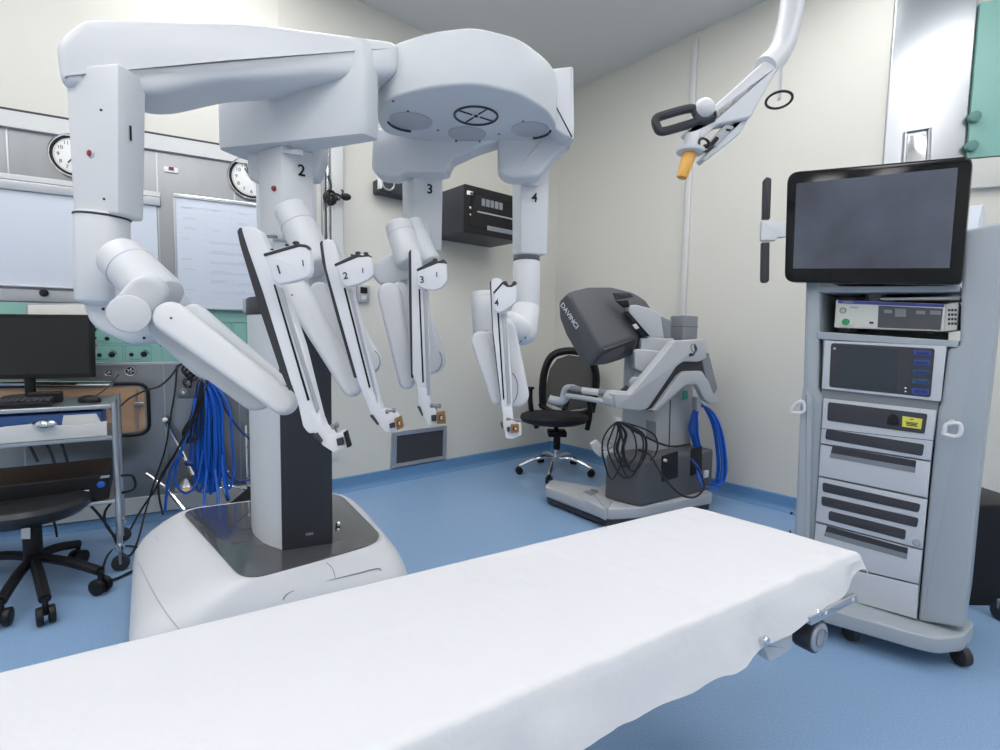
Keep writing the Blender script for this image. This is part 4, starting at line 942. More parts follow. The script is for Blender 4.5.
t = MB(); t.cyl(P(526, 308, 2.31), P(522, 330, 2.27), .062, .070, 'white_plastic', n=40, e=.002, dome=.95, dome0=.3); t.cyl(P(508, 322, 2.20), P(520, 330, 2.25), .050, .06, 'white_plastic', dome0=.5, dome=.4); screws(t, [(520.5, 341.5), (525.5, 337.5)], 2.205, .0035); obj('elbow', t, arm4)
t = MB(); ax0, ax1 = P(482.5, 293, 2.06), P(486, 330, 2.05); t.cyl(ax0, ax1, .050, .052, 'white_plastic', n=40, dome0=.2, dome=.4); t.ring(P(483, 296.5, 2.06), ax1-ax0, .0506, .001, 'console_grey', n=40, k=5); t.cyl(P(484, 330, 2.07), P(510, 332, 2.09), .055, m='cool_plastic', dome0=.5); obj('rotary_joint', t, arm4)
t = MB(); t.stad(P(507, 330, 2.04), P(516, 394, 2.04), .036, .052, .06, 'white_plastic', .018, seg=4); obj('rear_link', t, arm4)
t = MB(); t.tube([P(507+11*math.cos(x), 388+17*math.sin(x), 2.008) for x in [-1.1+.15*k for k in range(15)]], .0018, 'console_mid', k=5); obj('link_seam', t, arm4)
t = MB(); t.stad(P(481.5, 341, 1.98), P(496.5, 398, 1.98), .040, .023, .07, 'white_plastic', .018, seg=4); t.stad(P(490, 336, 2.0), P(500, 394, 2.0), .02, .016, .06, 'cool_plastic', .01); obj('front_link', t, arm4)
rail(arm4, [(491, 280), (496, 277.5), (502, 279), (504, 285), (507, 312), (511.5, 380), (512.5, 414), (516, 426), (508, 437), (503.5, 420), (501, 400), (493, 330)],
     [(489.7, 282), (491.5, 279.5), (494.5, 330), (502, 401), (500.5, 401), (492.5, 335)],
     [(497.2, 313), (498.8, 313), (504.5, 399), (503, 400)], [(501.5, 314), (506, 314), (511, 403), (507.5, 406)], 1.90,
     [(502.5, 408), (512.5, 408), (513.5, 421), (521.5, 424), (521.5, 435), (513, 439), (506, 438.5), (503.5, 425)])
clamp(arm4, 1.89, None, [(507, 427.5), (509.8, 427), (510, 431.5), (507.5, 432)], (506, 418.5, 520, 420.5, 1.9), [(500.5, 423), (502, 423), (503, 428), (502, 429)], [(511, 424.5), (519, 424.5), (519, 432.5), (511, 433)], 'bronze')
carriage(arm4, 1.855, [(493.5, 293), (503, 282.5), (507, 283), (508.5, 287), (511.5, 286), (514, 282.5), (516.5, 284), (516.5, 302), (510, 307), (504, 311), (497, 313), (493.8, 309)],
         [(493.2, 292), (502.5, 281.5), (506.5, 281), (508.5, 285.3), (511, 285), (513.5, 281), (517, 282.5), (516.5, 284.5), (511.5, 287), (507, 287), (503, 284), (494, 294)], '4', 496.6, 303, 6, .1, [(497.5, 298), (497.8, 298), (497.8, 300), (497.5, 300)], [(505, 282, 1.5), (514.5, 282.3, 1.5)])
t = MB(); htext(t, '4', 534.5, 198, .039, fac4); obj('number_mark', t, arm4)

# ------------------------------------------------------------------ surgeon console
CY = 3.35
cB = V((0.90, 3.30, 0)); cE = V((0.81, 0.587, 0)).normalized()
CP = Pl(cB, cE)                                 # right-hand side face of the console
e = CP.d; n = CP.n                              # n looks to the camera
g = -n
console = thing('surgeon_console', V((1.15, 3.6, 0)), 'grey surgeon console with hooded dark viewer standing in the corner', 'surgeon console')
t = MB()
near = G(608, 521, .02)
bl = G(545, 499, .03); bl2 = G(545, 487, .03)
br = G(716, 498, .02); brk = br + V((-.15, .3, 0))
k1 = G(603, 496, .02)
def gz(u, v, z): p = G(u, v, z); return (p.x, p.y)
r_ = gz(715, 493, .13); l_ = gz(600, 487, .13)
bot = [gz(544, 486, .13), gz(606, 509, .13), gz(641, 507, .13), r_, (r_[0]-.12, r_[1]+.28), (l_[0]+.05, l_[1]+.10), l_, gz(551, 479, .13)]
t.vprism(rnd(bot, [.05, .07, .02, .05, .05, .04, .03, .05], 4), .055, .13, 'console_grey', .014, 3); cb_ = obj('base_tray', t, console)
t = MB(); cxm = sum(p[0] for p in bot)/8; cym = sum(p[1] for p in bot)/8
t.vprism(rnd([(cxm+(x-cxm)*.97, cym+(y-cym)*.97) for x, y in bot], .04), .015, .052, 'dark_grey', .006); obj('bumper', t, console)
t = MB(); q = [G(583, 492, .1315), G(591, 489, .1315), G(599, 491, .1315), G(591, 494, .1315)]; t.prism(q, [p - V((0, 0, .01)) for p in q], 'dark_grey'); obj('pedal', t, cb_)
t = MB()
for p in [(.44, 3.85), (.74, 3.5), (1.5, 3.95)]: t.cyl((p[0]-.015, p[1], .026), (p[0]+.015, p[1], .026), .026, m='rubber')
obj('wheel', t, console)
t = MB(); q = [G(577, 496.5, .136), G(606, 509.8, .136), G(614, 500, .136), G(590, 488.5, .136)]; t.prism(q, [p - V((0, 0, .07)) for p in q], 'console_grey', .006)
q = [G(583, 492, .1375), G(591, 489.5, .1375), G(599, 492.5, .1375), G(591, 495.5, .1375)]; t.prism(q, [p - V((0, 0, .01)) for p in q], 'console_mid', .001); obj('pedal_cover', t, cb_)
# dark box
bx_ = [gz(640.5, 506, .14), gz(712, 488, .14)]; nb = V((*bx_[0], 0)); rb = V((*bx_[1], 0)); lb_ = V((*gz(603.5, 497, .14), 0))
fb = [(lb_.x, lb_.y), (nb.x, nb.y), (rb.x, rb.y), ((rb+g*.26).x, (rb+g*.26).y), ((lb_ + e*.12+g*.06).x, (lb_+e*.12+g*.06).y)]
zb1 = P(640, 462, nb.y).z; zb0 = .128
CS = Pl(nb, (rb-nb))
t = MB(); t.vprism(rnd(fb, [.05, .04, .02, .02, .04], 4), zb0, zb1, 'hood_grey', .02, 3); bxo = obj('lower_housing', t, console)
t = MB(); t.slab(CS, [(662, 456), (678, 451), (678, 477), (662, 482)], .004, .004, 'black'); obj('recess', t, bxo, 'black recess in the dark housing'); t = MB(); t.slab(CS, [(691, 449), (702, 446), (702, 471), (691, 476)], .004, .004, 'black'); obj('recess', t, bxo, 'black recess in the dark housing')
t = MB(); c = CS.hit(664, 460, .008); t.cyl(c, c+CS.n*.02, .010, m='off_white'); obj('plug_socket', t, bxo); t = MB(); c = CS.hit(706, 474, .006); t.box(c, (CS.d, CS.n, (0, 0, 1)), (.05, .012, .05), 'off_white', .004); obj('plug_socket', t, bxo)
# column
t = MB(); c1_ = Pl(nb + g*.05, cE)
def cvp(pts, v0_, v1_, m, name, par, bev=.01):
    t = MB(); Yr = pts[0][1]; t.vprism(pts, P(650, v1_, Yr).z, P(650, v0_, Yr).z, m, bev, 3); return obj(name, t, par)
col0 = P(655, 440, 3.45); col1 = P(692, 440, 3.68); col2 = P(620, 440, 3.62)
colf = [(col2.x, col2.y), (col0.x, col0.y), (col1.x, col1.y), (col1.x-.16, col1.y+.2), (col2.x+.1, col2.y+.14)]
co = cvp(rnd(colf, [.03, .01, .03, .03, .03], 3), 345, 463, 'console_grey', 'column', console, 0)
t = MB(); q = Pl(V((col0.x, col0.y, 0)), (col1-col0)); t.slab(q, [(670, 400), (671, 400), (669.5, 455), (668.5, 455)], .002, .003, 'dark_grey'); t.slab(q, [(683, 391), (688, 390), (688, 399), (683, 400)], .004, .004, 'teal', .001)
q2 = Pl(V((col2.x, col2.y, 0)), (col0-col2)); t.slab(q2, [(646, 420), (656, 422), (656, 441), (646, 439)], .003, .003, 'console_mid', .001); obj('column_seam', t, co)
# top tower
tw0 = P(683, 330, 3.52); tw1 = P(698, 330, 3.62); tw2 = P(671, 330, 3.62)
twf = [(tw2.x, tw2.y), (tw0.x, tw0.y), (tw1.x, tw1.y), (tw1.x-.08, tw1.y+.12), (tw2.x+.03, tw2.y+.12)]
z0_, z1_ = P(685, 345, 3.55).z, P(685, 315.5, 3.55).z
t = MB(); t.vprism(rnd(twf, .012, 3), z0_, z1_, 'console_mid', .008, 2); tw = obj('tower', t, console)
t = MB(); t.vprism([(x+(x-tw0.x)*.01, y-.0015) for x, y in twf], z1_-.078, z1_-.074, 'hood_grey'); obj('tower_seam', t, tw)
# side arch of the armrest: outer arch (near) and its twin behind
outer = [(614, 393.5), (641, 394), (675, 342), (707, 339), (708, 358), (719, 388), (718, 400), (714, 403), (707, 402), (699, 381), (695, 369), (682, 369), (656, 408), (645, 410), (616, 407)]
AP = Pl(P(650, 400, 3.28), V((0.93, 0.37, 0)))
t = MB(); t.slab(AP, rnd([(614, 393.5), (631, 394), (675, 341), (706, 339), (707, 358), (699, 362), (684, 361.5), (677, 366), (648, 408.5), (640, 411), (616, 408)], 2), 0, .07, 'console_grey', .008, 3); ar = obj('armrest_arch', t, console)
t = MB(); t.slab(AP, rnd([(648, 411), (655, 409), (679, 376), (685, 371.5), (702, 371), (709, 382), (714, 395), (719, 398), (718.5, 403), (711, 404), (705, 400), (697, 384.5), (686, 385), (662, 407), (656, 411)], 1.5), .0, .05, 'console_grey', .006, 2); obj('armrest_brace', t, ar)
t = MB(); t.slab(AP, [(646, 409), (652, 410), (681, 376), (702, 373), (703, 361), (683, 360), (676, 366)], -.035, .02, 'dark_grey'); obj('arch_gap_shade', t, ar)  # dark slab added as the shade in the open gap between the beams
t = MB(); t.slab(AP, rnd([(702, 360), (709, 352), (718, 388), (715, 394), (709, 392)], 2), -.03, .05, 'console_mid', .008); obj('gas_strut', t, ar)
t = MB(); t.slab(AP, rnd([(694, 345), (696, 344), (697, 350), (693.5, 356), (692, 356), (695, 350)], .5), .002, .003, 'dark_grey'); t.ring(AP.hit(694, 348, .002), AP.n, .022, .003, 'console_mid', sy=1.4); t.slab(AP, [(689, 354), (692, 353), (692.5, 355), (690, 357)], .002, .003, 'black'); obj('round_emblem', t, ar)
t = MB(); t.slab(AP, rnd([(611, 398), (616, 391), (641, 393), (641, 410), (616, 408), (611, 406)], 2), -.02, .10, 'console_grey', .01, 3); obj('armrest_joint', t, ar)
# armrest bar reaching left
b0_, b1_ = P(617, 402, 3.32), P(565, 396, 3.62)
t = MB(); t.tube([P(618, 405, 3.32), P(590, 399, 3.45), P(566, 395.5, 3.6)], .018, 'console_grey', k=10, smooth=4); t.tube([P(566, 396.5, 3.6), P(562, 401, 3.62), P(553, 400, 3.66), P(549, 398.5, 3.67)], .030, 'console_grey', k=12, smooth=5); t.tube([P(562, 400, 3.61), P(565, 389, 3.6), P(571, 387, 3.58), P(576, 388, 3.56)], .020, 'console_grey', k=10, smooth=5); obj('armrest_bar', t, console)
t = MB(); t.tube([P(571, 388, 3.57), P(614, 394.5, 3.36)], .020, 'console_mid', k=10); t.tube([P(583, 390.5, 3.50), P(599, 392.5, 3.42)], .024, 'off_white', k=10); obj('armrest_pad', t, console, 'padded arm rest with a pale middle band')
# inner frame left of arch: light block and master controller
t = MB(); t.yslab(rnd([(634.5, 350), (640, 349), (668, 352), (667, 360), (655, 376), (652, 377), (635, 369)], 2), 3.40, .14, 'console_grey', .01, 3); obj('neck_block', t, console)
t = MB(); t.yslab(rnd([(641.5, 338), (656, 337), (673, 338), (676, 342), (670, 352), (641, 351)], 1.5), 3.42, .16, 'console_grey', .008, 3); obj('neck_collar', t, console)
t = MB(); t.cyl(P(641, 376, 3.45), P(634, 392, 3.42), .05, .042, 'console_mid', n=24); t.cyl(P(634, 382, 3.38), P(637, 382, 3.46), .035, m='console_grey'); t.tube([P(636, 385, 3.4), P(628, 393, 3.38), P(618, 392, 3.38)], .014, 'dark_grey', smooth=4); t.tube([P(628, 387, 3.38), P(622, 392, 3.38)], .02, 'dark_grey'); obj('hand_controller', t, console)
# viewer arm and hood
t = MB(); t.yslab(rnd([(628, 306), (635, 304.5), (650, 308), (662, 315), (669, 320), (670, 338), (647, 338), (641, 329), (629, 313)], 2.5), 3.42, .10, 'console_grey', .01, 3); t.yslab(rnd([(661, 316), (670, 320), (671, 338), (664, 338)], 1), 3.417, .10, 'console_mid', .004); obj('viewer_arm', t, console)
hp = 3.42
t = MB()
# hood as a loft from its left (outer) face to its right (inner) face
hoodL = [(558, 299), (566, 292), (600, 331), (604, 345), (601, 354), (587, 366), (582, 367), (567, 340), (559, 318)]
back = [(568, 291), (588, 286), (615, 286), (634, 291), (650, 304), (652, 318), (641, 340), (634, 352), (604, 356)]
outl = [(557.5, 306), (560, 297), (566, 292), (585, 287.5), (612, 287), (634, 291), (646, 299), (655, 309), (655, 322), (646, 330), (640, 342), (634, 354), (622, 361), (604, 364), (586, 366), (581, 362), (572, 345), (562, 325)]
def hull(mb, pts, m, bev):
    t = bmesh.new(); vs_ = [t.verts.new(p) for p in pts]
    r = bmesh.ops.convex_hull(t, input=vs_); junk = [g_ for g_ in set(r['geom_interior'] + r['geom_unused']) if isinstance(g_, bmesh.types.BMVert)]
    if junk: bmesh.ops.delete(t, geom=junk, context='VERTS')
    bmesh.ops.dissolve_limit(t, angle_limit=0.12, verts=t.verts[:], edges=t.edges[:])
    return mb.merge(t, m, bev, 4, 0.25)
HP = [(568, 292, 3.42), (588, 287.2, 3.50), (612, 287, 3.58), (634, 292.5, 3.62), (646, 301, 3.62), (640, 334, 3.44), (601, 348, 3.33), (558.5, 302, 3.50), (559.5, 318, 3.53), (566, 335, 3.52), (583, 364.5, 3.42), (589, 366, 3.38), (606, 364.5, 3.40), (634, 353, 3.46), (652, 309, 3.72), (652, 322, 3.72), (640, 345, 3.68), (620, 360, 3.62), (575, 310, 3.74), (590, 292, 3.76), (590, 355, 3.60)]
hull(t, [P(*p) for p in HP], 'hood_grey', .016); hood = obj('viewer_hood', t, console)
t = MB()
import mathutils
hood_t = wmat(hood)
hbv = mathutils.bvhtree.BVHTree.FromPolygons([hood_t @ q.co for q in hood.data.vertices], [tuple(p.vertices) for p in hood.data.polygons])
h1 = hbv.ray_cast(V((0, 0, H)), ray(563.2, 304.8)); h2 = hbv.ray_cast(V((0, 0, H)), ray(577.5, 326.5)); hm = hbv.ray_cast(V((0, 0, H)), ray(570.2, 315.5))
Rt = (h2[0]-h1[0]).normalized(); nrm_ = (hm[1] + h1[1]*.0).normalized(); nrm_ = (nrm_ - Rt*nrm_.dot(Rt)).normalized(); up_ = nrm_.cross(Rt)
t.text('DAVINCI', (h1[0]+h2[0])/2 + nrm_*.009, Rt, up_, .036, 'paper', 0.0, bold=.015); obj('maker_lettering', t, hood)
t = MB(); q = [P(603, 350, 3.325), P(638, 337.5, 3.43), P(633, 352, 3.45), P(590, 364.5, 3.37)]; c = sum(q, V())/4
q = [c + (p-c)*.90 for p in q]; nn = (q[1]-q[0]).cross(q[3]-q[0]).normalized(); nn = nn if nn.dot(V((0, 0, H))-c) > 0 else -nn
t.prism([p+nn*.003 for p in q], [p-nn*.02 for p in q], 'dark_grey', .003); obj('hood_underside', t, hood)
t = MB(); t.yslab([(613, 293), (630, 293), (634, 297), (616, 300)], 3.43, .02, 'dark_grey', .002); t.yslab([(616, 301), (628, 300), (630, 307), (624, 308)], 3.42, .02, 'black', .002)
t.yslab([(624, 312), (628, 311), (650, 336), (642, 336.5)], 3.405, .02, 'black', .002); t.yslab([(632.5, 325), (636, 323.5), (639.5, 328), (636, 329.5)], 3.40, .02, 'off_white', .002); obj('hinge_slot', t, hood)
# cables on the console
t = MB(); random.seed(5)
hk = P(619, 421, 3.30)
for k in range(7):
    cx = 622+random.uniform(-11, 16); wv = random.uniform(9, 19); lo = random.uniform(462, 482); Yk = 3.16+random.uniform(-.05, .03)
    t.tube([P(619+random.uniform(-2, 2), 422, Yk), P(cx-wv, 434, Yk), P(cx-wv-3, 452, Yk), P(cx-3, lo, Yk), P(cx+wv, 455, Yk), P(cx+wv-2, 434, Yk)], .0055, 'cable_black', closed=True, k=7, smooth=7)
t.tube([P(620, 422, 3.22), P(640, 434, 3.2), P(668, 446, 3.2), P(690, 444, 3.3)], .007, 'cable_black', smooth=8)
t.tube([P(638, 450, 3.22), P(650, 455, 3.18), P(662, 475, 3.12), P(680, 494, 3.1), P(695, 497, 3.12), P(704, 488, 3.2), P(703, 480, 3.3)], .007, 'cable_black', smooth=8)
solo('cable_coil', t, 'coiled black cable hooked on the left side of the surgeon console', 'cable')
t = MB(); t.yslab(rnd([(616, 418), (622, 417.5), (622, 426), (617, 427)], 1), 3.22, .12, 'off_white', .004); obj('cable_hook', t, console)
t = MB(); t.yslab(rnd([(590, 444), (597, 440), (603, 447), (601, 458), (594, 452)], 2), 3.42, .04, 'off_white', .006); t.tube([P(602, 450, 3.4), P(612, 445, 3.4), P(606, 437, 3.42)], .014, 'aluminium', smooth=5); t.yslab(rnd([(603, 452), (618, 448), (622, 456), (606, 460)], 2), 3.38, .06, 'off_white', .006)
solo('cable_connector', t, 'pale plastic cable connectors lying on the console base by the black coil', 'connector')
t = MB(); random.seed(9)
for k in range(14):
    o = random.uniform(-2, 11); Yk = 3.62+random.uniform(-.06, .06)
    t.tube([P(698+random.uniform(-2, 2), 404+o*.4, Yk), P(690+o*.8, 425, Yk), P(694+o*.6, 444, Yk), P(706+o*.6, 480, Yk), P(714+o*.9, 487-o*.4, Yk), P(718+o*.9, 465, Yk), P(714+o*.8, 430, Yk), P(706+o*.5, 410, Yk)], .0065, 'cable_blue', closed=True, k=7, smooth=7)
t.tube([P(697, 470, 3.4), P(700, 480, 3.35), P(704, 486, 3.36), P(718, 488, 3.5)], .008, 'cable_blue', smooth=6)
t.tube([P(691, 459, 3.40), P(698, 468, 3.38), P(702, 477, 3.40)], .010, 'cable_navy', smooth=6)
solo('cable_coil', t, 'bright blue cable coil hanging on the right side of the surgeon console', 'cable')
t = MB(); t.yslab(rnd([(697, 398), (702, 398), (701, 410), (697, 412)], 1.5), 3.5, .10, 'console_grey', .006); obj('cable_hook', t, console)

# ------------------------------------------------------------------ office chair
cc = G(556, 473, 0)
chair = thing('office_chair', cc, 'black mesh-backed office chair with chrome five-star base behind the console', 'chair')
zseat = P(555, 410, cc.y).z
t = MB(); sc_ = V((P(554, 418, cc.y).x, cc.y, zseat-.068)); prs = [(-.060, .05), (-.058, .20), (-.035, .275), (0, .295), (.03, .285), (.048, .24), (.055, .15), (.056, .02)]; t.spin(sc_, sc_+V((0, .06, 1)), prs, 'black_soft', 48); obj('seat', t, chair)
bY = cc.y + .20
bo = [(543, 408), (542.5, 388), (545, 370), (552, 356), (566, 351), (582, 353), (592, 362), (596, 376), (595, 392), (591, 412)]
t = MB()
t.tube([P(u, v, bY - .03*math.sin(i/9*PI)) for i, (u, v) in enumerate(bo)], .034, 'black', k=10, smooth=5)
t.tube([P(540, 403, bY), P(552, 412, bY-.03), P(580, 414, bY-.03), P(592, 409, bY)], .028, 'black', k=10, smooth=5); obj('back_frame', t, chair)
t = MB(); inn = [(545, 402), (546, 386), (550, 369), (557, 359), (569, 355), (582, 357), (590, 365), (593, 377), (592, 392), (588, 408), (566, 411)]
t.yslab(inn, bY, .008, 'mesh_black'); obj('back_mesh', t, chair)
t = MB(); t.tube([P(567, 400, bY+.03), P(566, 406, bY+.04), P(562, 414, bY+.02), P(556, 428, cc.y+.1)], .022, 'black', k=8, smooth=5); obj('back_spine', t, chair)
for (u0, v0, u1, v1, u2, v2, dy) in [(530, 388, 531, 408, 537, 428, 0), (589, 398, 590, 415, 587, 430, 0)]:
    t = MB(); t.tube([P(u0, v0, cc.y+dy), P(u1, v1, cc.y+dy), P(u2, v2, cc.y+dy)], .022, 'black', k=8, smooth=5); t.stad(P(u0, v0, cc.y-.12), P(u0+1, v0, cc.y+.10), .035, .03, .025, 'black', .008, nrm=(0, 0, 1)); obj('armrest', t, chair)
t = MB(); cz = P(555, 430, cc.y).z; t.cyl(cc+V((0, 0, .10)), cc+V((0, 0, .26)), .028, m='chrome'); t.cyl(cc+V((0, 0, .26)), V((cc.x, cc.y, cz-.04)), .018, m='chrome'); t.box(V((cc.x, cc.y+.03, cz-.03)), ((1, 0, 0), (0, 1, 0), (0, 0, 1)), (.16, .16, .05), 'black', .01); t.cyl(V((cc.x, cc.y, cz-.17)), V((cc.x, cc.y, cz-.03)), .030, m='black'); obj('gas_column', t, chair)
for (eu, ev) in [(519, 474), (549, 484), (591, 477), (577, 463), (539, 462)]:
    e_ = G(eu, ev, .0); dv = e_-cc; dv.z = 0; L = min(.36, dv.length); dv.normalize(); tip = cc+dv*L
    t = MB(); t.tube([cc+V((0, 0, .13)), cc+dv*L*.45+V((0, 0, .14)), cc+dv*L*.85+V((0, 0, .095)), tip+V((0, 0, .07))], .016, 'chrome', k=8, smooth=4); lg = obj('base_leg', t, chair)
    t = MB(); sd = dv.cross(V((0, 0, 1))); c = tip+V((0, 0, .032))
    for s in (-1, 1): t.cyl(c+sd*s*.006, c+sd*s*.026, .031, m='black')
    t.cyl(c, tip+V((0, 0, .075)), .008, m='black'); obj('castor', t, lg)

# ------------------------------------------------------------------ vision cart
vR = G(917, 620, .14); VD = V((0.7071, -0.7071, 0)); VC = Pl(vR, VD)
cart = thing('vision_cart', VC.xy(-.17, -.2, 0), 'tall pale grey equipment cart carrying the large flat monitor at the right', 'equipment cart')
vz = lambda u, v, off=0: VC.hit(u, v, off)
def vs(px, off, th, m, bev=.002, r=0): 
    t = MB(); t.slab(VC, rnd(px, r, 3) if r else px, off, th, m, bev); return t
# side columns, back, shelves
t = MB(); t.slab(VC, [(806, 262), (821, 263), (818, 388), (823, 397), (819, 470), (813, 560), (809, 600), (790, 590), (796, 500), (800, 402), (803, 385)], .0, .46, 'cart_grey', .012, 3); obj('side_column', t, cart)
t = MB(); t.slab(VC, [(963, 230), (1003, 222), (1000, 300), (990, 390), (975, 522), (965, 629), (918, 621), (929, 499), (938, 409), (941, 402), (948, 349), (960, 345)], .0, .46, 'cart_grey', .012, 3); obj('side_column', t, cart)
t = MB(); t.slab(VC, [(800, 400), (806, 391), (812, 398), (808, 600), (791, 592), (797, 500)], .035, .3, 'cart_grey', .010, 2); obj('column_flare', t, cart)
t = MB(); t.slab(VC, [(817, 262), (952, 240), (945, 420), (817, 405)], -.30, .02, 'console_mid'); obj('back_panel', t, cart)
t = MB(); t.slab(VC, [(819, 286.5), (960, 286), (960, 291.5), (819, 292.5)], .0, .30, 'cart_grey', .003); obj('shelf', t, cart)
t = MB(); t.slab(VC, [(817, 331.5), (959, 341), (958, 347.5), (817, 339)], .004, .30, 'cart_grey', .003); obj('shelf', t, cart)
t = MB(); t.slab(VC, [(823, 339), (948, 346), (938, 409), (931, 462), (923, 550), (917, 621), (811, 592), (815, 522), (820, 444)], -.006, .30, 'console_mid', .002); obj('cabinet_body', t, cart)
def panel(name, px, off=.008, th=.012, m='cart_front', bev=.002, label=None):
    px = [(u + (.6 if i in (0, 3) else -.6), v + (.45 if i < 2 else -.45)) for i, (u, v) in enumerate(px)]
    return obj(name, vs(px, off, th, m, bev), cart, label)
pm = panel('screen_panel', [(824, 340), (947, 346), (941.5, 402), (821, 389)])
obj('panel_bezel', vs([(831, 343), (935, 348.5), (930.5, 397.5), (829, 387)], .010, .003, 'bay_dark', .001, 3), pm)
obj('touch_screen', vs([(839.5, 345.5), (898, 350), (896.5, 391), (838, 384)], .0115, .002, 'screen_dark', 0), pm)
for i, (y0, y1) in enumerate([(350.5, 356), (360, 365.5), (369.5, 375), (379, 384.5), (388.5, 394.5)]):
    dx = -i*.5
    t = vs([(914+dx, y0-.5), (931+dx, y0+.6), (930.5+dx, y1+.8), (913.5+dx, y1-.6)], .0125, .003, 'button_teal' if i in (2, 3) else 'blue_strip', .0005, 1)
    t.slab(VC, [(916.5+dx, y0+1), (929+dx, y0+1.8), (929+dx, y1-.7), (916.3+dx, y1-1.7)], .0132, .001, 'button_blue'); obj('button', t, pm)
t = MB(); t.disc(vz(905.5, 388, .013), VC.n, .003, .002, 'paper'); t.disc(vz(905.5, 391.5, .013), VC.n, .003, .002, 'paper'); t.disc(vz(834.5, 348.5, .013), VC.n, .005, .002, 'console_grey'); obj('status_light', t, pm)
pa = panel('drive_bay', [(823, 398), (937, 410), (931.2, 461), (820, 443.5)])
obj('bay_front', vs([(828, 402), (927.6, 414), (924.4, 434), (827, 420.5)], .011, .004, 'bay_dark', .001, 2.2), pa)
t = MB(); t.slab(VC, [(820.5, 428), (934.5, 440.5), (934.4, 441.1), (820.4, 428.6)], .0085, .003, 'dark_grey'); obj('bay_gap', t, pa)
obj('bay_front', vs([(826.2, 429), (924.4, 444.6), (922.4, 456.2), (825, 439.2)], .011, .004, 'bay_dark', .001, 2.2), pa)
obj('dial', vs([(889, 416), (892, 413.5), (896, 414.5), (898.5, 418), (899, 426), (887, 424.5), (887, 420)], .014, .004, 'black', .001, 1.5), pa)
t = vs([(902.5, 416), (922.5, 419), (921, 429.3), (902, 426.5)], .0125, .002, 'yellow', 0)
for (y, a, b) in [(418.8, 910, 913.5), (421.5, 905.5, 918), (423, 906, 917), (424.6, 906, 917.5)]: t.slab(VC, [(a, y), (b, y+.13*(b-a)), (b, y+.13*(b-a)+.8), (a, y+.8)], .0132, .001, 'black')
obj('warning_label', t, pa, 'yellow laser warning label')
t = MB(); t.slab(VC, [(894, 444.6), (901, 445.7), (900.8, 447), (893.8, 446)], .0125, .002, 'dark_grey'); obj('slot', t, pa)
pb = panel('drawer', [(820, 444.5), (931, 462), (928, 498.3), (818, 475.8)])
obj('grip_recess', vs([(832.4, 446.5), (916.3, 460.6), (915, 473), (829.6, 457)], .009, .003, 'dark_grey', 0), pb); obj('recess_lip', vs([(830.5, 453), (915.7, 467.5), (915, 473), (829.6, 457.5)], .0098, .003, 'console_mid', 0), pb)
pc = panel('drive_bay', [(818, 477), (928, 499.6), (923, 549.6), (815, 521.5)])
for q in ([(822.4, 482.3), (920.6, 504.3), (918.7, 512.6), (822.5, 491.6)], [(821.3, 496), (918.7, 518.2), (917, 527.6), (821.3, 505.2)], [(828.8, 510.8), (906, 530), (905, 540), (828.2, 520)]):
    obj('bay_front', vs(q, .011, .004, 'bay_dark', .001, 2.4), pc)
t = MB(); c = vz(916.7, 543.3, .0085); t.cyl(c, c+VC.n*.003, .014, m='console_grey'); t.ring(c+VC.n*.003, VC.n, .0085, .001, 'console_mid', n=20, k=5); obj('lock', t, pc)
pd = panel('drawer', [(815, 522.6), (923, 550.7), (919, 584.4), (812, 559)])
obj('grip_recess', vs([(826.9, 526), (908, 548), (906.8, 559.5), (824, 536)], .009, .003, 'dark_grey', 0), pd); obj('recess_lip', vs([(825.5, 531.5), (907.4, 554), (906.8, 559.5), (824.2, 536)], .0098, .003, 'console_mid', 0), pd)
panel('lower_panel', [(812, 560.2), (919, 585.6), (917, 619.5), (810, 590)])
# base plate
t = MB(); z_b = .135
q = [gz(780, 596, z_b), gz(917, 634, z_b), gz(938, 639, z_b), gz(964, 636, z_b), gz(976, 622, z_b)]
q2 = [(q[-1][0]-.25, q[-1][1]+.42), (q[0][0]+.05, q[0][1]+.35)]
t.vprism(rnd(q+q2, [.05, .01, .03, .02, .03, .05, .05], 3), .075, .135, 'cart_grey', .008, 2); bpl = obj('base_plate', t, cart)
for (u, v) in [(850, 640), (960, 665), (1000, 620), (880, 590)]:
    p = G(u, v, 0); t = MB(); t.cyl(p+V((-.015, 0, .04)), p+V((.015, 0, .04)), .038, m='rubber'); t.cyl(p+V((0, 0, .05)), p+V((0, 0, .09)), .016, m='console_mid'); obj('castor', t, bpl)
# hook loops
for pts in ([(797, 403), (803, 402), (804, 411), (795, 413), (791.5, 410)], [(947, 424), (959.5, 424), (960.5, 433), (955, 436.5), (944, 434), (944.5, 431)]):
    t = MB(); t.tube([vz(u, v, .07) for u, v in pts], .007, 'white_plastic', closed=True, smooth=4); m_ = pts[0]; t.tube([vz(m_[0]+3, m_[1], .07), vz(m_[0]+5, m_[1]-3, .0)], .008, 'white_plastic'); obj('cable_hook', t, cart)
# electrosurgical unit on the shelf
esu = thing('light_source', vz(890, 335, -.05), 'cream and dark electronic unit with a green knob on the cart shelf below the monitor', 'medical device')
EP = Pl(VC.xy(0, -.03), VD)
t = MB(); t.slab(EP, [(836, 300), (946, 304), (944, 331.5), (834, 327.5)], 0, .24, 'cam_white', .004); t.slab(EP, [(946, 304), (959, 302), (957, 330), (944, 331.5)], -.004, .2, 'grey_cream', .003); eb = obj('case', t, esu)
t = MB(); t.slab(EP, [(838, 300.3), (944.5, 304.3), (944.4, 307.4), (838, 303.3)], .002, .002, 'blue_strip'); t.text('OLYMPUS', EP.hit(848, 302.2, .0025), VD, (0, 0, 1), .006, 'off_white'); obj('name_strip', t, esu, 'blue name strip with small white maker lettering')
t = MB(); t.slab(EP, [(878.5, 305.5), (943, 308.5), (940.5, 330), (877.5, 327.5)], .002, .002, 'hood_grey', .0005)
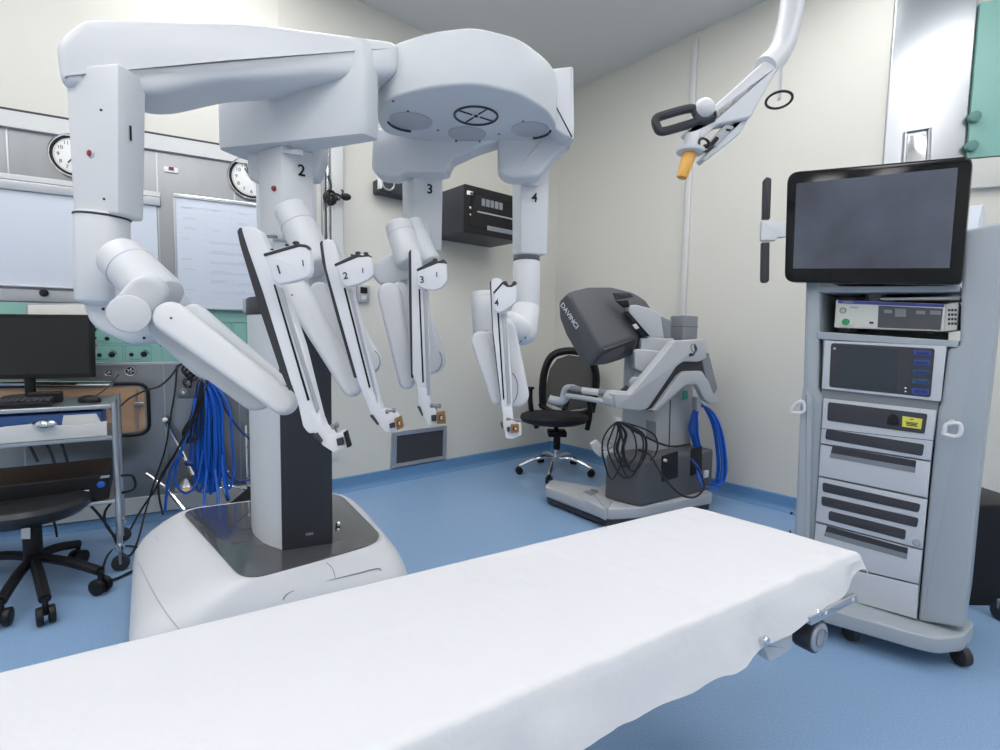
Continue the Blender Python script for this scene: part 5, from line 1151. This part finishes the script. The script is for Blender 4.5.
for (a, b, y0, y1) in [(884, 892, 309.5, 313), (895, 906, 308.5, 316.5), (916, 925, 310.5, 314), (930, 941, 310.5, 314.5)]: t.slab(EP, [(a, y0), (b, y0+.4), (b, y1+.4), (a, y1)], .003, .001, 'console_mid')
obj('control_panel', t, esu)
t = MB(); c = EP.hit(846, 321.8, .0); t.cyl(c, c+VD.cross(V((0, 0, 1)))*0+EP.n*.012, .013, m='green', n=24); t.disc(c+EP.n*.003+VD*.008, EP.n, .016, .004, 'off_white'); obj('green_knob', t, esu)
t = MB(); c = EP.hit(843, 310.5, .002); t.ring(c, EP.n, .0105, .0012, 'dark_grey', n=24, k=5); t.box(c, (VD, EP.n, (0, 0, 1)), (.009, .001, .001), 'dark_grey'); t.slab(EP, [(869.5, 321.5), (873.5, 321.8), (873.3, 324), (869.3, 323.7)], .002, .001, 'dark_grey'); t.slab(EP, [(850, 306.5), (858, 307), (858, 308.2), (850, 307.7)], .002, .001, 'marker_grey'); obj('socket_mark', t, esu)
t = MB()
for k in range(4):
    for j in range(3): t.slab(EP, [(948+j*3.2, 309+k*4.5), (950.5+j*3.2, 308.8+k*4.5), (950.3+j*3.2, 311.3+k*4.5), (947.8+j*3.2, 311.5+k*4.5)], -.003, .001, 'dark_grey')
obj('vent_slots', t, esu)
t = MB(); q = [(EP.hit(846, 332.5)), ]; t.slab(EP, [(850, 328.5), (857, 328.8), (857, 331), (850, 330.8)], -.01, .2, 'black'); t.slab(EP, [(925, 331), (932, 331.3), (932, 334), (925, 333.8)], -.01, .2, 'black'); obj('foot', t, esu)
# recorder on upper shelf (just visible)
t = MB(); t.slab(VC, [(832, 272), (945, 275), (944, 286), (832, 284)], -.02, .22, 'dark_grey', .003); solo('recorder', t, 'dark device on the top shelf of the cart just under the big monitor', 'device')
t = MB(); t.slab(VC, [(880, 298), (960, 296.5), (960, 300), (880, 300)], -.05, .2, 'off_white', .002); solo('document_sheet', t, 'thin pale tray lying on top of the cream electronic unit', 'tray')
# big monitor
mon = thing('large_monitor', VC.xy(-.12, .1, 1.4), 'large black framed flat monitor on top of the equipment cart', 'monitor')
MP = Pl(VC.xy(0, .06), VD)
t = MB(); t.slab(MP, rnd([(787, 172), (973, 155.5), (961.5, 284.5), (784, 282)], [12, 10, 8, 10], 6), 0, .06, 'black_glass', .008, 3); mf = obj('monitor_frame', t, mon)
t = MB(); t.slab(MP, [(796.5, 183.5), (958, 167.5), (949.5, 268), (793, 268.5)], .0012, .002, 'screen_painted_reflection'); obj('screen', t, mf)
t = MB(); t.tube([MP.hit(878, 265, -.06), MP.hit(878, 265, -.20)], .05, 'console_mid', k=16); p_ = MP.hit(878, 265, -.20); t.tube([p_+V((0, 0, .03)), V((p_.x, p_.y, 1.30))], .035, 'console_mid', k=16); obj('monitor_mount', t, mon)
# side handle of the monitor
HPn = Pl(VC.xy(-.44, .02), V((1, -.25, 0)))
t = MB(); t.slab(HPn, rnd([(761.5, 221.5), (786, 222), (786, 237), (778, 237.5), (776, 240.5), (761, 240.5)], 1), 0, .03, 'white_plastic', .004); mh = obj('handle_bracket', t, mon)
t = MB(); t.slab(HPn, rnd([(764, 179.5), (767, 176.5), (771.5, 178), (771.8, 181), (770.5, 218.5), (763, 218.5)], 1.2), 0, .035, 'dark_grey', .006, 3); obj('handle_grip', t, mh)
t = MB(); t.slab(HPn, rnd([(762.2, 242), (770, 242), (769.5, 280), (768, 282.5), (763, 282.5), (761.5, 280)], 1.2), 0, .035, 'dark_grey', .006, 3); obj('handle_grip', t, mh)
# dark case standing right of the cart
t = MB(); q = Pl(P(975, 560, 2.25), (1, 0, 0)); t.slab(q, [(960, 505), (1040, 505), (1040, 618), (960, 618)], 0, .3, 'black', .01); t.slab(q, [(955, 622), (1040, 622), (1040, 634), (955, 634)], .02, .3, 'aluminium', .006); t.vprism([(q.hit(965, 600).x, 2.3), (q.hit(1030, 600).x, 2.3), (q.hit(1030, 600).x, 2.5), (q.hit(965, 600).x, 2.5)], 0.0, .3, 'black', .005)
solo('equipment_case', t, 'dark equipment case behind the cart at the right edge', 'case')
t = MB(); t.slab(WE, rnd([(962, 207), (985, 204), (984, 290), (961, 290)], 2), .10, .09, 'white_board', .01); t.slab(WE, [(964, 240), (984, 238.5), (984, 240.5), (964, 242)], .104, .004, 'off_white')
solo('wall_dispenser', t, 'pale blue wall dispenser mostly hidden behind the big monitor', 'dispenser')
t = MB(); t.tube([WR.hit(792, 512, .05), WR.hit(788, 520, .06), WR.hit(784, 527, .10), G(783, 533, .01)], .007, 'cable_black', smooth=5); t.tube([WR.hit(794, 515, .05), WR.hit(791, 523, .06), G(790, 533, .01)], .006, 'cable_black', smooth=5)
solo('cable', t, 'short black cable on the floor by the right wall left of the cart', 'cable')

# ------------------------------------------------------------------ operating table and sheet
zBd = .633
M0 = V((.775, 1.492, 0)); bd2 = V((.854, .520, 0)); bq = V((.520, -.854, 0)); M0 = M0 + bd2*.062; kk = .15
hw = .238
def bp(a, tt, z, k_=kk): p = M0 + bd2*(a + kk*tt) + bq*tt; return V((p.x, p.y, z))
table = thing('operating_table', bp(-.95, 0, 0), 'operating table with steel side rails under a white sheet', 'operating table')
t = MB(); t.vprism([(bp(x, y, 0).x, bp(x, y, 0).y) for x, y in ((-2.0, -hw+.02), (-.02, -hw+.02), (-.02, hw-.02), (-2.0, hw-.02))], zBd-.075, zBd-.014, 'black_soft', .015, 3); obj('mattress', t, table)
t = MB(); t.vprism([(bp(x, y, 0).x, bp(x, y, 0).y) for x, y in ((-1.98, -hw+.03), (-.03, -hw+.03), (-.03, hw-.03), (-1.98, hw-.03))], zBd-.11, zBd-.077, 'aluminium', .006); obj('table_top', t, table)
RP = Pl(bp(0, hw+.015, 0), bd2)
def rbar(a0, a1, s, z0, z1, m, name, off=0.0):
    t = MB(); q = [bp(a0, s, 0), bp(a1, s, 0)]; o = bq*(.008 if s > 0 else -.008)
    t.prism([q[0]+o+V((0, 0, z0)), q[1]+o+V((0, 0, z0)), q[1]+o+V((0, 0, z1)), q[0]+o+V((0, 0, z1))], [q[0]-o+V((0, 0, z0)), q[1]-o+V((0, 0, z0)), q[1]-o+V((0, 0, z1)), q[0]-o+V((0, 0, z1))], m, .002); return obj(name, t, table)
t = MB(); t.slab(RP, rnd([(809.5, 618), (857.5, 594), (858.5, 600.5), (811.5, 626)], .8), .02, .012, 'aluminium', .002)
for (u, v) in [(826, 613), (853, 599.5)]: c = RP.hit(u, v, .02); t.disc(c+RP.n*.001, RP.n, .005, .002, 'paper')
obj('side_rail', t, table)
t = MB(); t.slab(RP, [(755, 641), (846, 592), (846, 598), (812, 616), (770, 641), (740, 660), (700, 681), (700, 674)], .002, .012, 'console_grey', .002); obj('side_rail', t, table)
rbar(-1.9, -.06, -hw-.015, zBd-.13, zBd-.10, 'aluminium', 'side_rail')
t = MB()
for (u, v) in [(815, 611.5), (763, 639)]: c = RP.hit(u, v, .01); t.cyl(c, c+RP.n*.012, .009, m='chrome')
obj('bolt', t, table)
t = MB(); c = RP.hit(800, 628, -.04); t.cyl(c, c+RP.n*.05, .036, m='aluminium', n=36); t.cyl(c, c+RP.n*.045, .042, m='dark_grey', n=36); t.ring(c+RP.n*.052, RP.n, .022, .0015, 'console_mid', n=28, k=5); obj('hinge_disc', t, table)
t = MB(); t.slab(RP, [(763, 645), (775, 638), (793, 634), (792, 650), (770, 662)], -.02, .03, 'cart_front', .004); obj('hinge_plate', t, table)
pc_ = bp(-1.25, 0, 0)
t = MB(); t.box(pc_+V((0, 0, .32)), (bd2, bq, (0, 0, 1)), (.34, .28, .44), 'aluminium', .03, 3); obj('pedestal', t, table)
t = MB(); t.box(pc_+V((0, 0, .07)), (bd2, bq, (0, 0, 1)), (.85, .42, .10), 'cool_plastic', .03, 3); obj('table_base', t, table)
t = MB()
for sx_ in (-.34, .34):
    for sy_ in (-.15, .15): c = pc_ + bd2*sx_ + bq*sy_ + V((0, 0, .03)); t.cyl(c-bq*.015, c+bq*.015, .03, m='rubber')
obj('castor', t, table)
# sheet
from mathutils import noise as mn
NA, NT = 150, 64
Lb = 2.05; 
JF, JM, JN = 9, 46, 12          # rows on the far drape, the top and the near drape
NT = JF + JM + JN
def cross(j, hN, hF):
    """row j across the sheet: returns (t, dz, how far down a drape 0..1)"""
    r = .020
    if j < JF: q = 1 - j/JF; return (-hw-.004 - .008*q, -r*.8 - q*hF, q)
    if j > JF+JM: q = (j-JF-JM)/JN; return (hw+.004 + .30*q*hN, -r*.8 - q*hN, q)
    x = (j-JF)/JM*2-1
    tt = hw*1.012*math.copysign(1-(1-abs(x))**1.35, x) if False else hw*1.01*math.sin(x*PI/2*.92)/math.sin(PI/2*.92)
    ed = max(0, hw*1.01-abs(tt)); dz = 0
    if ed < r: dz = -(r - math.sqrt(max(0, r*r-(r-ed)**2)))*.8
    return (tt, dz, 0)
def sm(x): x = max(0, min(1, x)); return x*x*(3-2*x)
t = bmesh.new(); Gd = []
hE = .04
for i in range(NA+1):
    q = i/NA; xx = -Lb + q*(Lb + hE)
    row = []
    for j in range(NT+1):
        far_h = .085 + .012*math.sin(xx*9)
        a_l = min(xx, 0)
        near_h = .022 + .078*(1-math.exp(a_l/.20)) + (.004*math.sin(a_l*9+1) + .002*math.sin(a_l*31))*min(1, -a_l*5)
        tt, dz, dr_ = cross(j, near_h, far_h)
        a = xx; 
        if xx > 0: a = .004 + .45*xx; dz += -xx*.8
        elif xx > -.02: dz -= .006*(1+xx/.02)
        # round off the far corner and let the near corner poke out
        if tt < -hw+.06 and a > -.06: a -= ((tt+hw-.06)/.06)**2*.035*min(1, (a+.06)/.06)
        P0 = bp(a, tt, zBd + dz)
        nv = V((xx*3.1, tt*3.1, .3)); wr = mn.noise(nv)*.006 + mn.noise(nv*3.3)*.0028
        ridge = .0035*math.exp(-((tt-.02-.05*math.sin(xx*1.3))/.006)**2)*(1 if xx < -.35 else 0) + .004*math.exp(-((xx+.62-.25*tt)/.007)**2)
        fold = 0
        k_ = sm(dr_*1.2)
        if dr_ > 0: fold = k_*(.005*math.sin(xx*17 + 3*mn.noise(V((xx*4, 0, 0)))) + .002*math.sin(xx*41))
        else: P0.z += (wr + ridge)*sm((hw-abs(tt))/.05 + .15)
        wrs = (mn.noise(V((xx*13, tt*13, dr_*1.5)))*.006 + mn.noise(V((xx*31, tt*31, dr_*3)))*.003)*sm((tt-hw+.10)/.10)
        P0 += bq*(fold if tt > 0 else -fold) + V((0, 0, wrs))
        row.append(t.verts.new(P0))
    Gd.append(row)
for i in range(NA):
    for j in range(NT): t.faces.new((Gd[i][j], Gd[i+1][j], Gd[i+1][j+1], Gd[i][j+1]))
bmesh.ops.recalc_face_normals(t, faces=t.faces)
bmesh.ops.solidify(t, geom=t.faces[:], thickness=.0015)
mb = MB(); mb.merge(t, 'sheet'); solo('bed_sheet', mb, 'white cotton sheet draped over the operating table in the foreground', 'sheet')

# ------------------------------------------------------------------ surgical lamp arm above
lamp = thing('surgical_lamp_arm', P(700, 120, 2.3), 'pale ceiling lamp arm with a dark loop handle and orange grip at top', 'surgical lamp')
LY = 2.30
lp = rnd([(654, 116), (690, 106), (697, 108), (698, 120), (714, 119), (714, 125), (696, 129), (680, 133), (662, 134), (655, 128)], 3)
t = MB(); loop = [(656, 119), (665, 115), (690, 108.5), (696, 113), (697, 121), (680, 127), (662, 131.5), (657, 127)]
t.tube([P(u, v, LY) for u, v in loop], .019, 'dark_grey', closed=True, smooth=4, k=10); t.tube([P(694, 118, LY), P(703, 121, LY), P(713, 117.5, LY)], .020, 'dark_grey', k=10, smooth=3); obj('loop_handle', t, lamp, 'dark grey loop handle')
t = MB(); t.ball(P(704, 109, LY), .045, 'cool_plastic'); t.yslab(rnd([(684, 131), (698, 127), (714, 119), (714, 106), (765, 60), (780, 66), (757, 106), (752, 117), (716, 125), (700, 142), (690, 136)], 4), LY+.0, .07, 'white_plastic', .012, 3); obj('lamp_joint', t, lamp)
t = MB(); t.yslab(rnd([(700, 158), (708, 151), (738, 123), (753, 95), (762, 95), (741, 133), (704, 162)], 2), LY+.03, .06, 'cool_plastic', .008, 3); t.yslab(rnd([(708, 143), (726, 123.5), (735, 127), (716, 147)], 1.5), LY+.02, .05, 'console_grey', .005); t.yslab([(726, 128.5), (731, 129), (730, 131.5), (726, 130.5)], LY+.018, .01, 'black'); obj('lamp_arm', t, lamp)
t = MB(); t.cyl(P(693, 134, LY), P(691, 149, LY), .030, .034, 'white_plastic'); t.cyl(P(690.5, 149, LY), P(690, 153, LY), .062, .060, 'white_plastic', n=36); obj('grip_collar', t, lamp)
t = MB(); t.cyl(P(690, 153, LY), P(681.5, 178, LY), .030, .023, 'orange', n=32); obj('orange_grip', t, lamp, 'orange sterile grip')
t = MB()
for k in range(3): t.ring(P(703+k*.6, 145, LY-.01-k*.005), V((.25*k, -1, .2)), .030, .0045, 'cable_black', n=22)
t.tube([P(704, 147, LY), P(712, 144, LY), P(717, 138, LY)], .010, 'cable_black'); obj('lamp_cable', t, lamp)
t = MB(); t.tube([P(765, 68, LY+.03), P(790, 20, LY+.1), V((P(800, 0, LY+.1).x, LY+.1, CEIL-.01))], .05, 'white_plastic', k=14, smooth=4); obj('ceiling_arm', t, lamp)
t = MB(); c = P(779, 100, 2.5); t.ring(c, (.1, .3, 1), .055, .006, 'cable_black'); t.tube([c+V((0, 0, .0)), V((c.x, c.y, CEIL-.02))], .008, 'off_white')
solo('hanging_cable', t, 'small black cable loop hanging from the ceiling right of the lamp arm', 'cable')
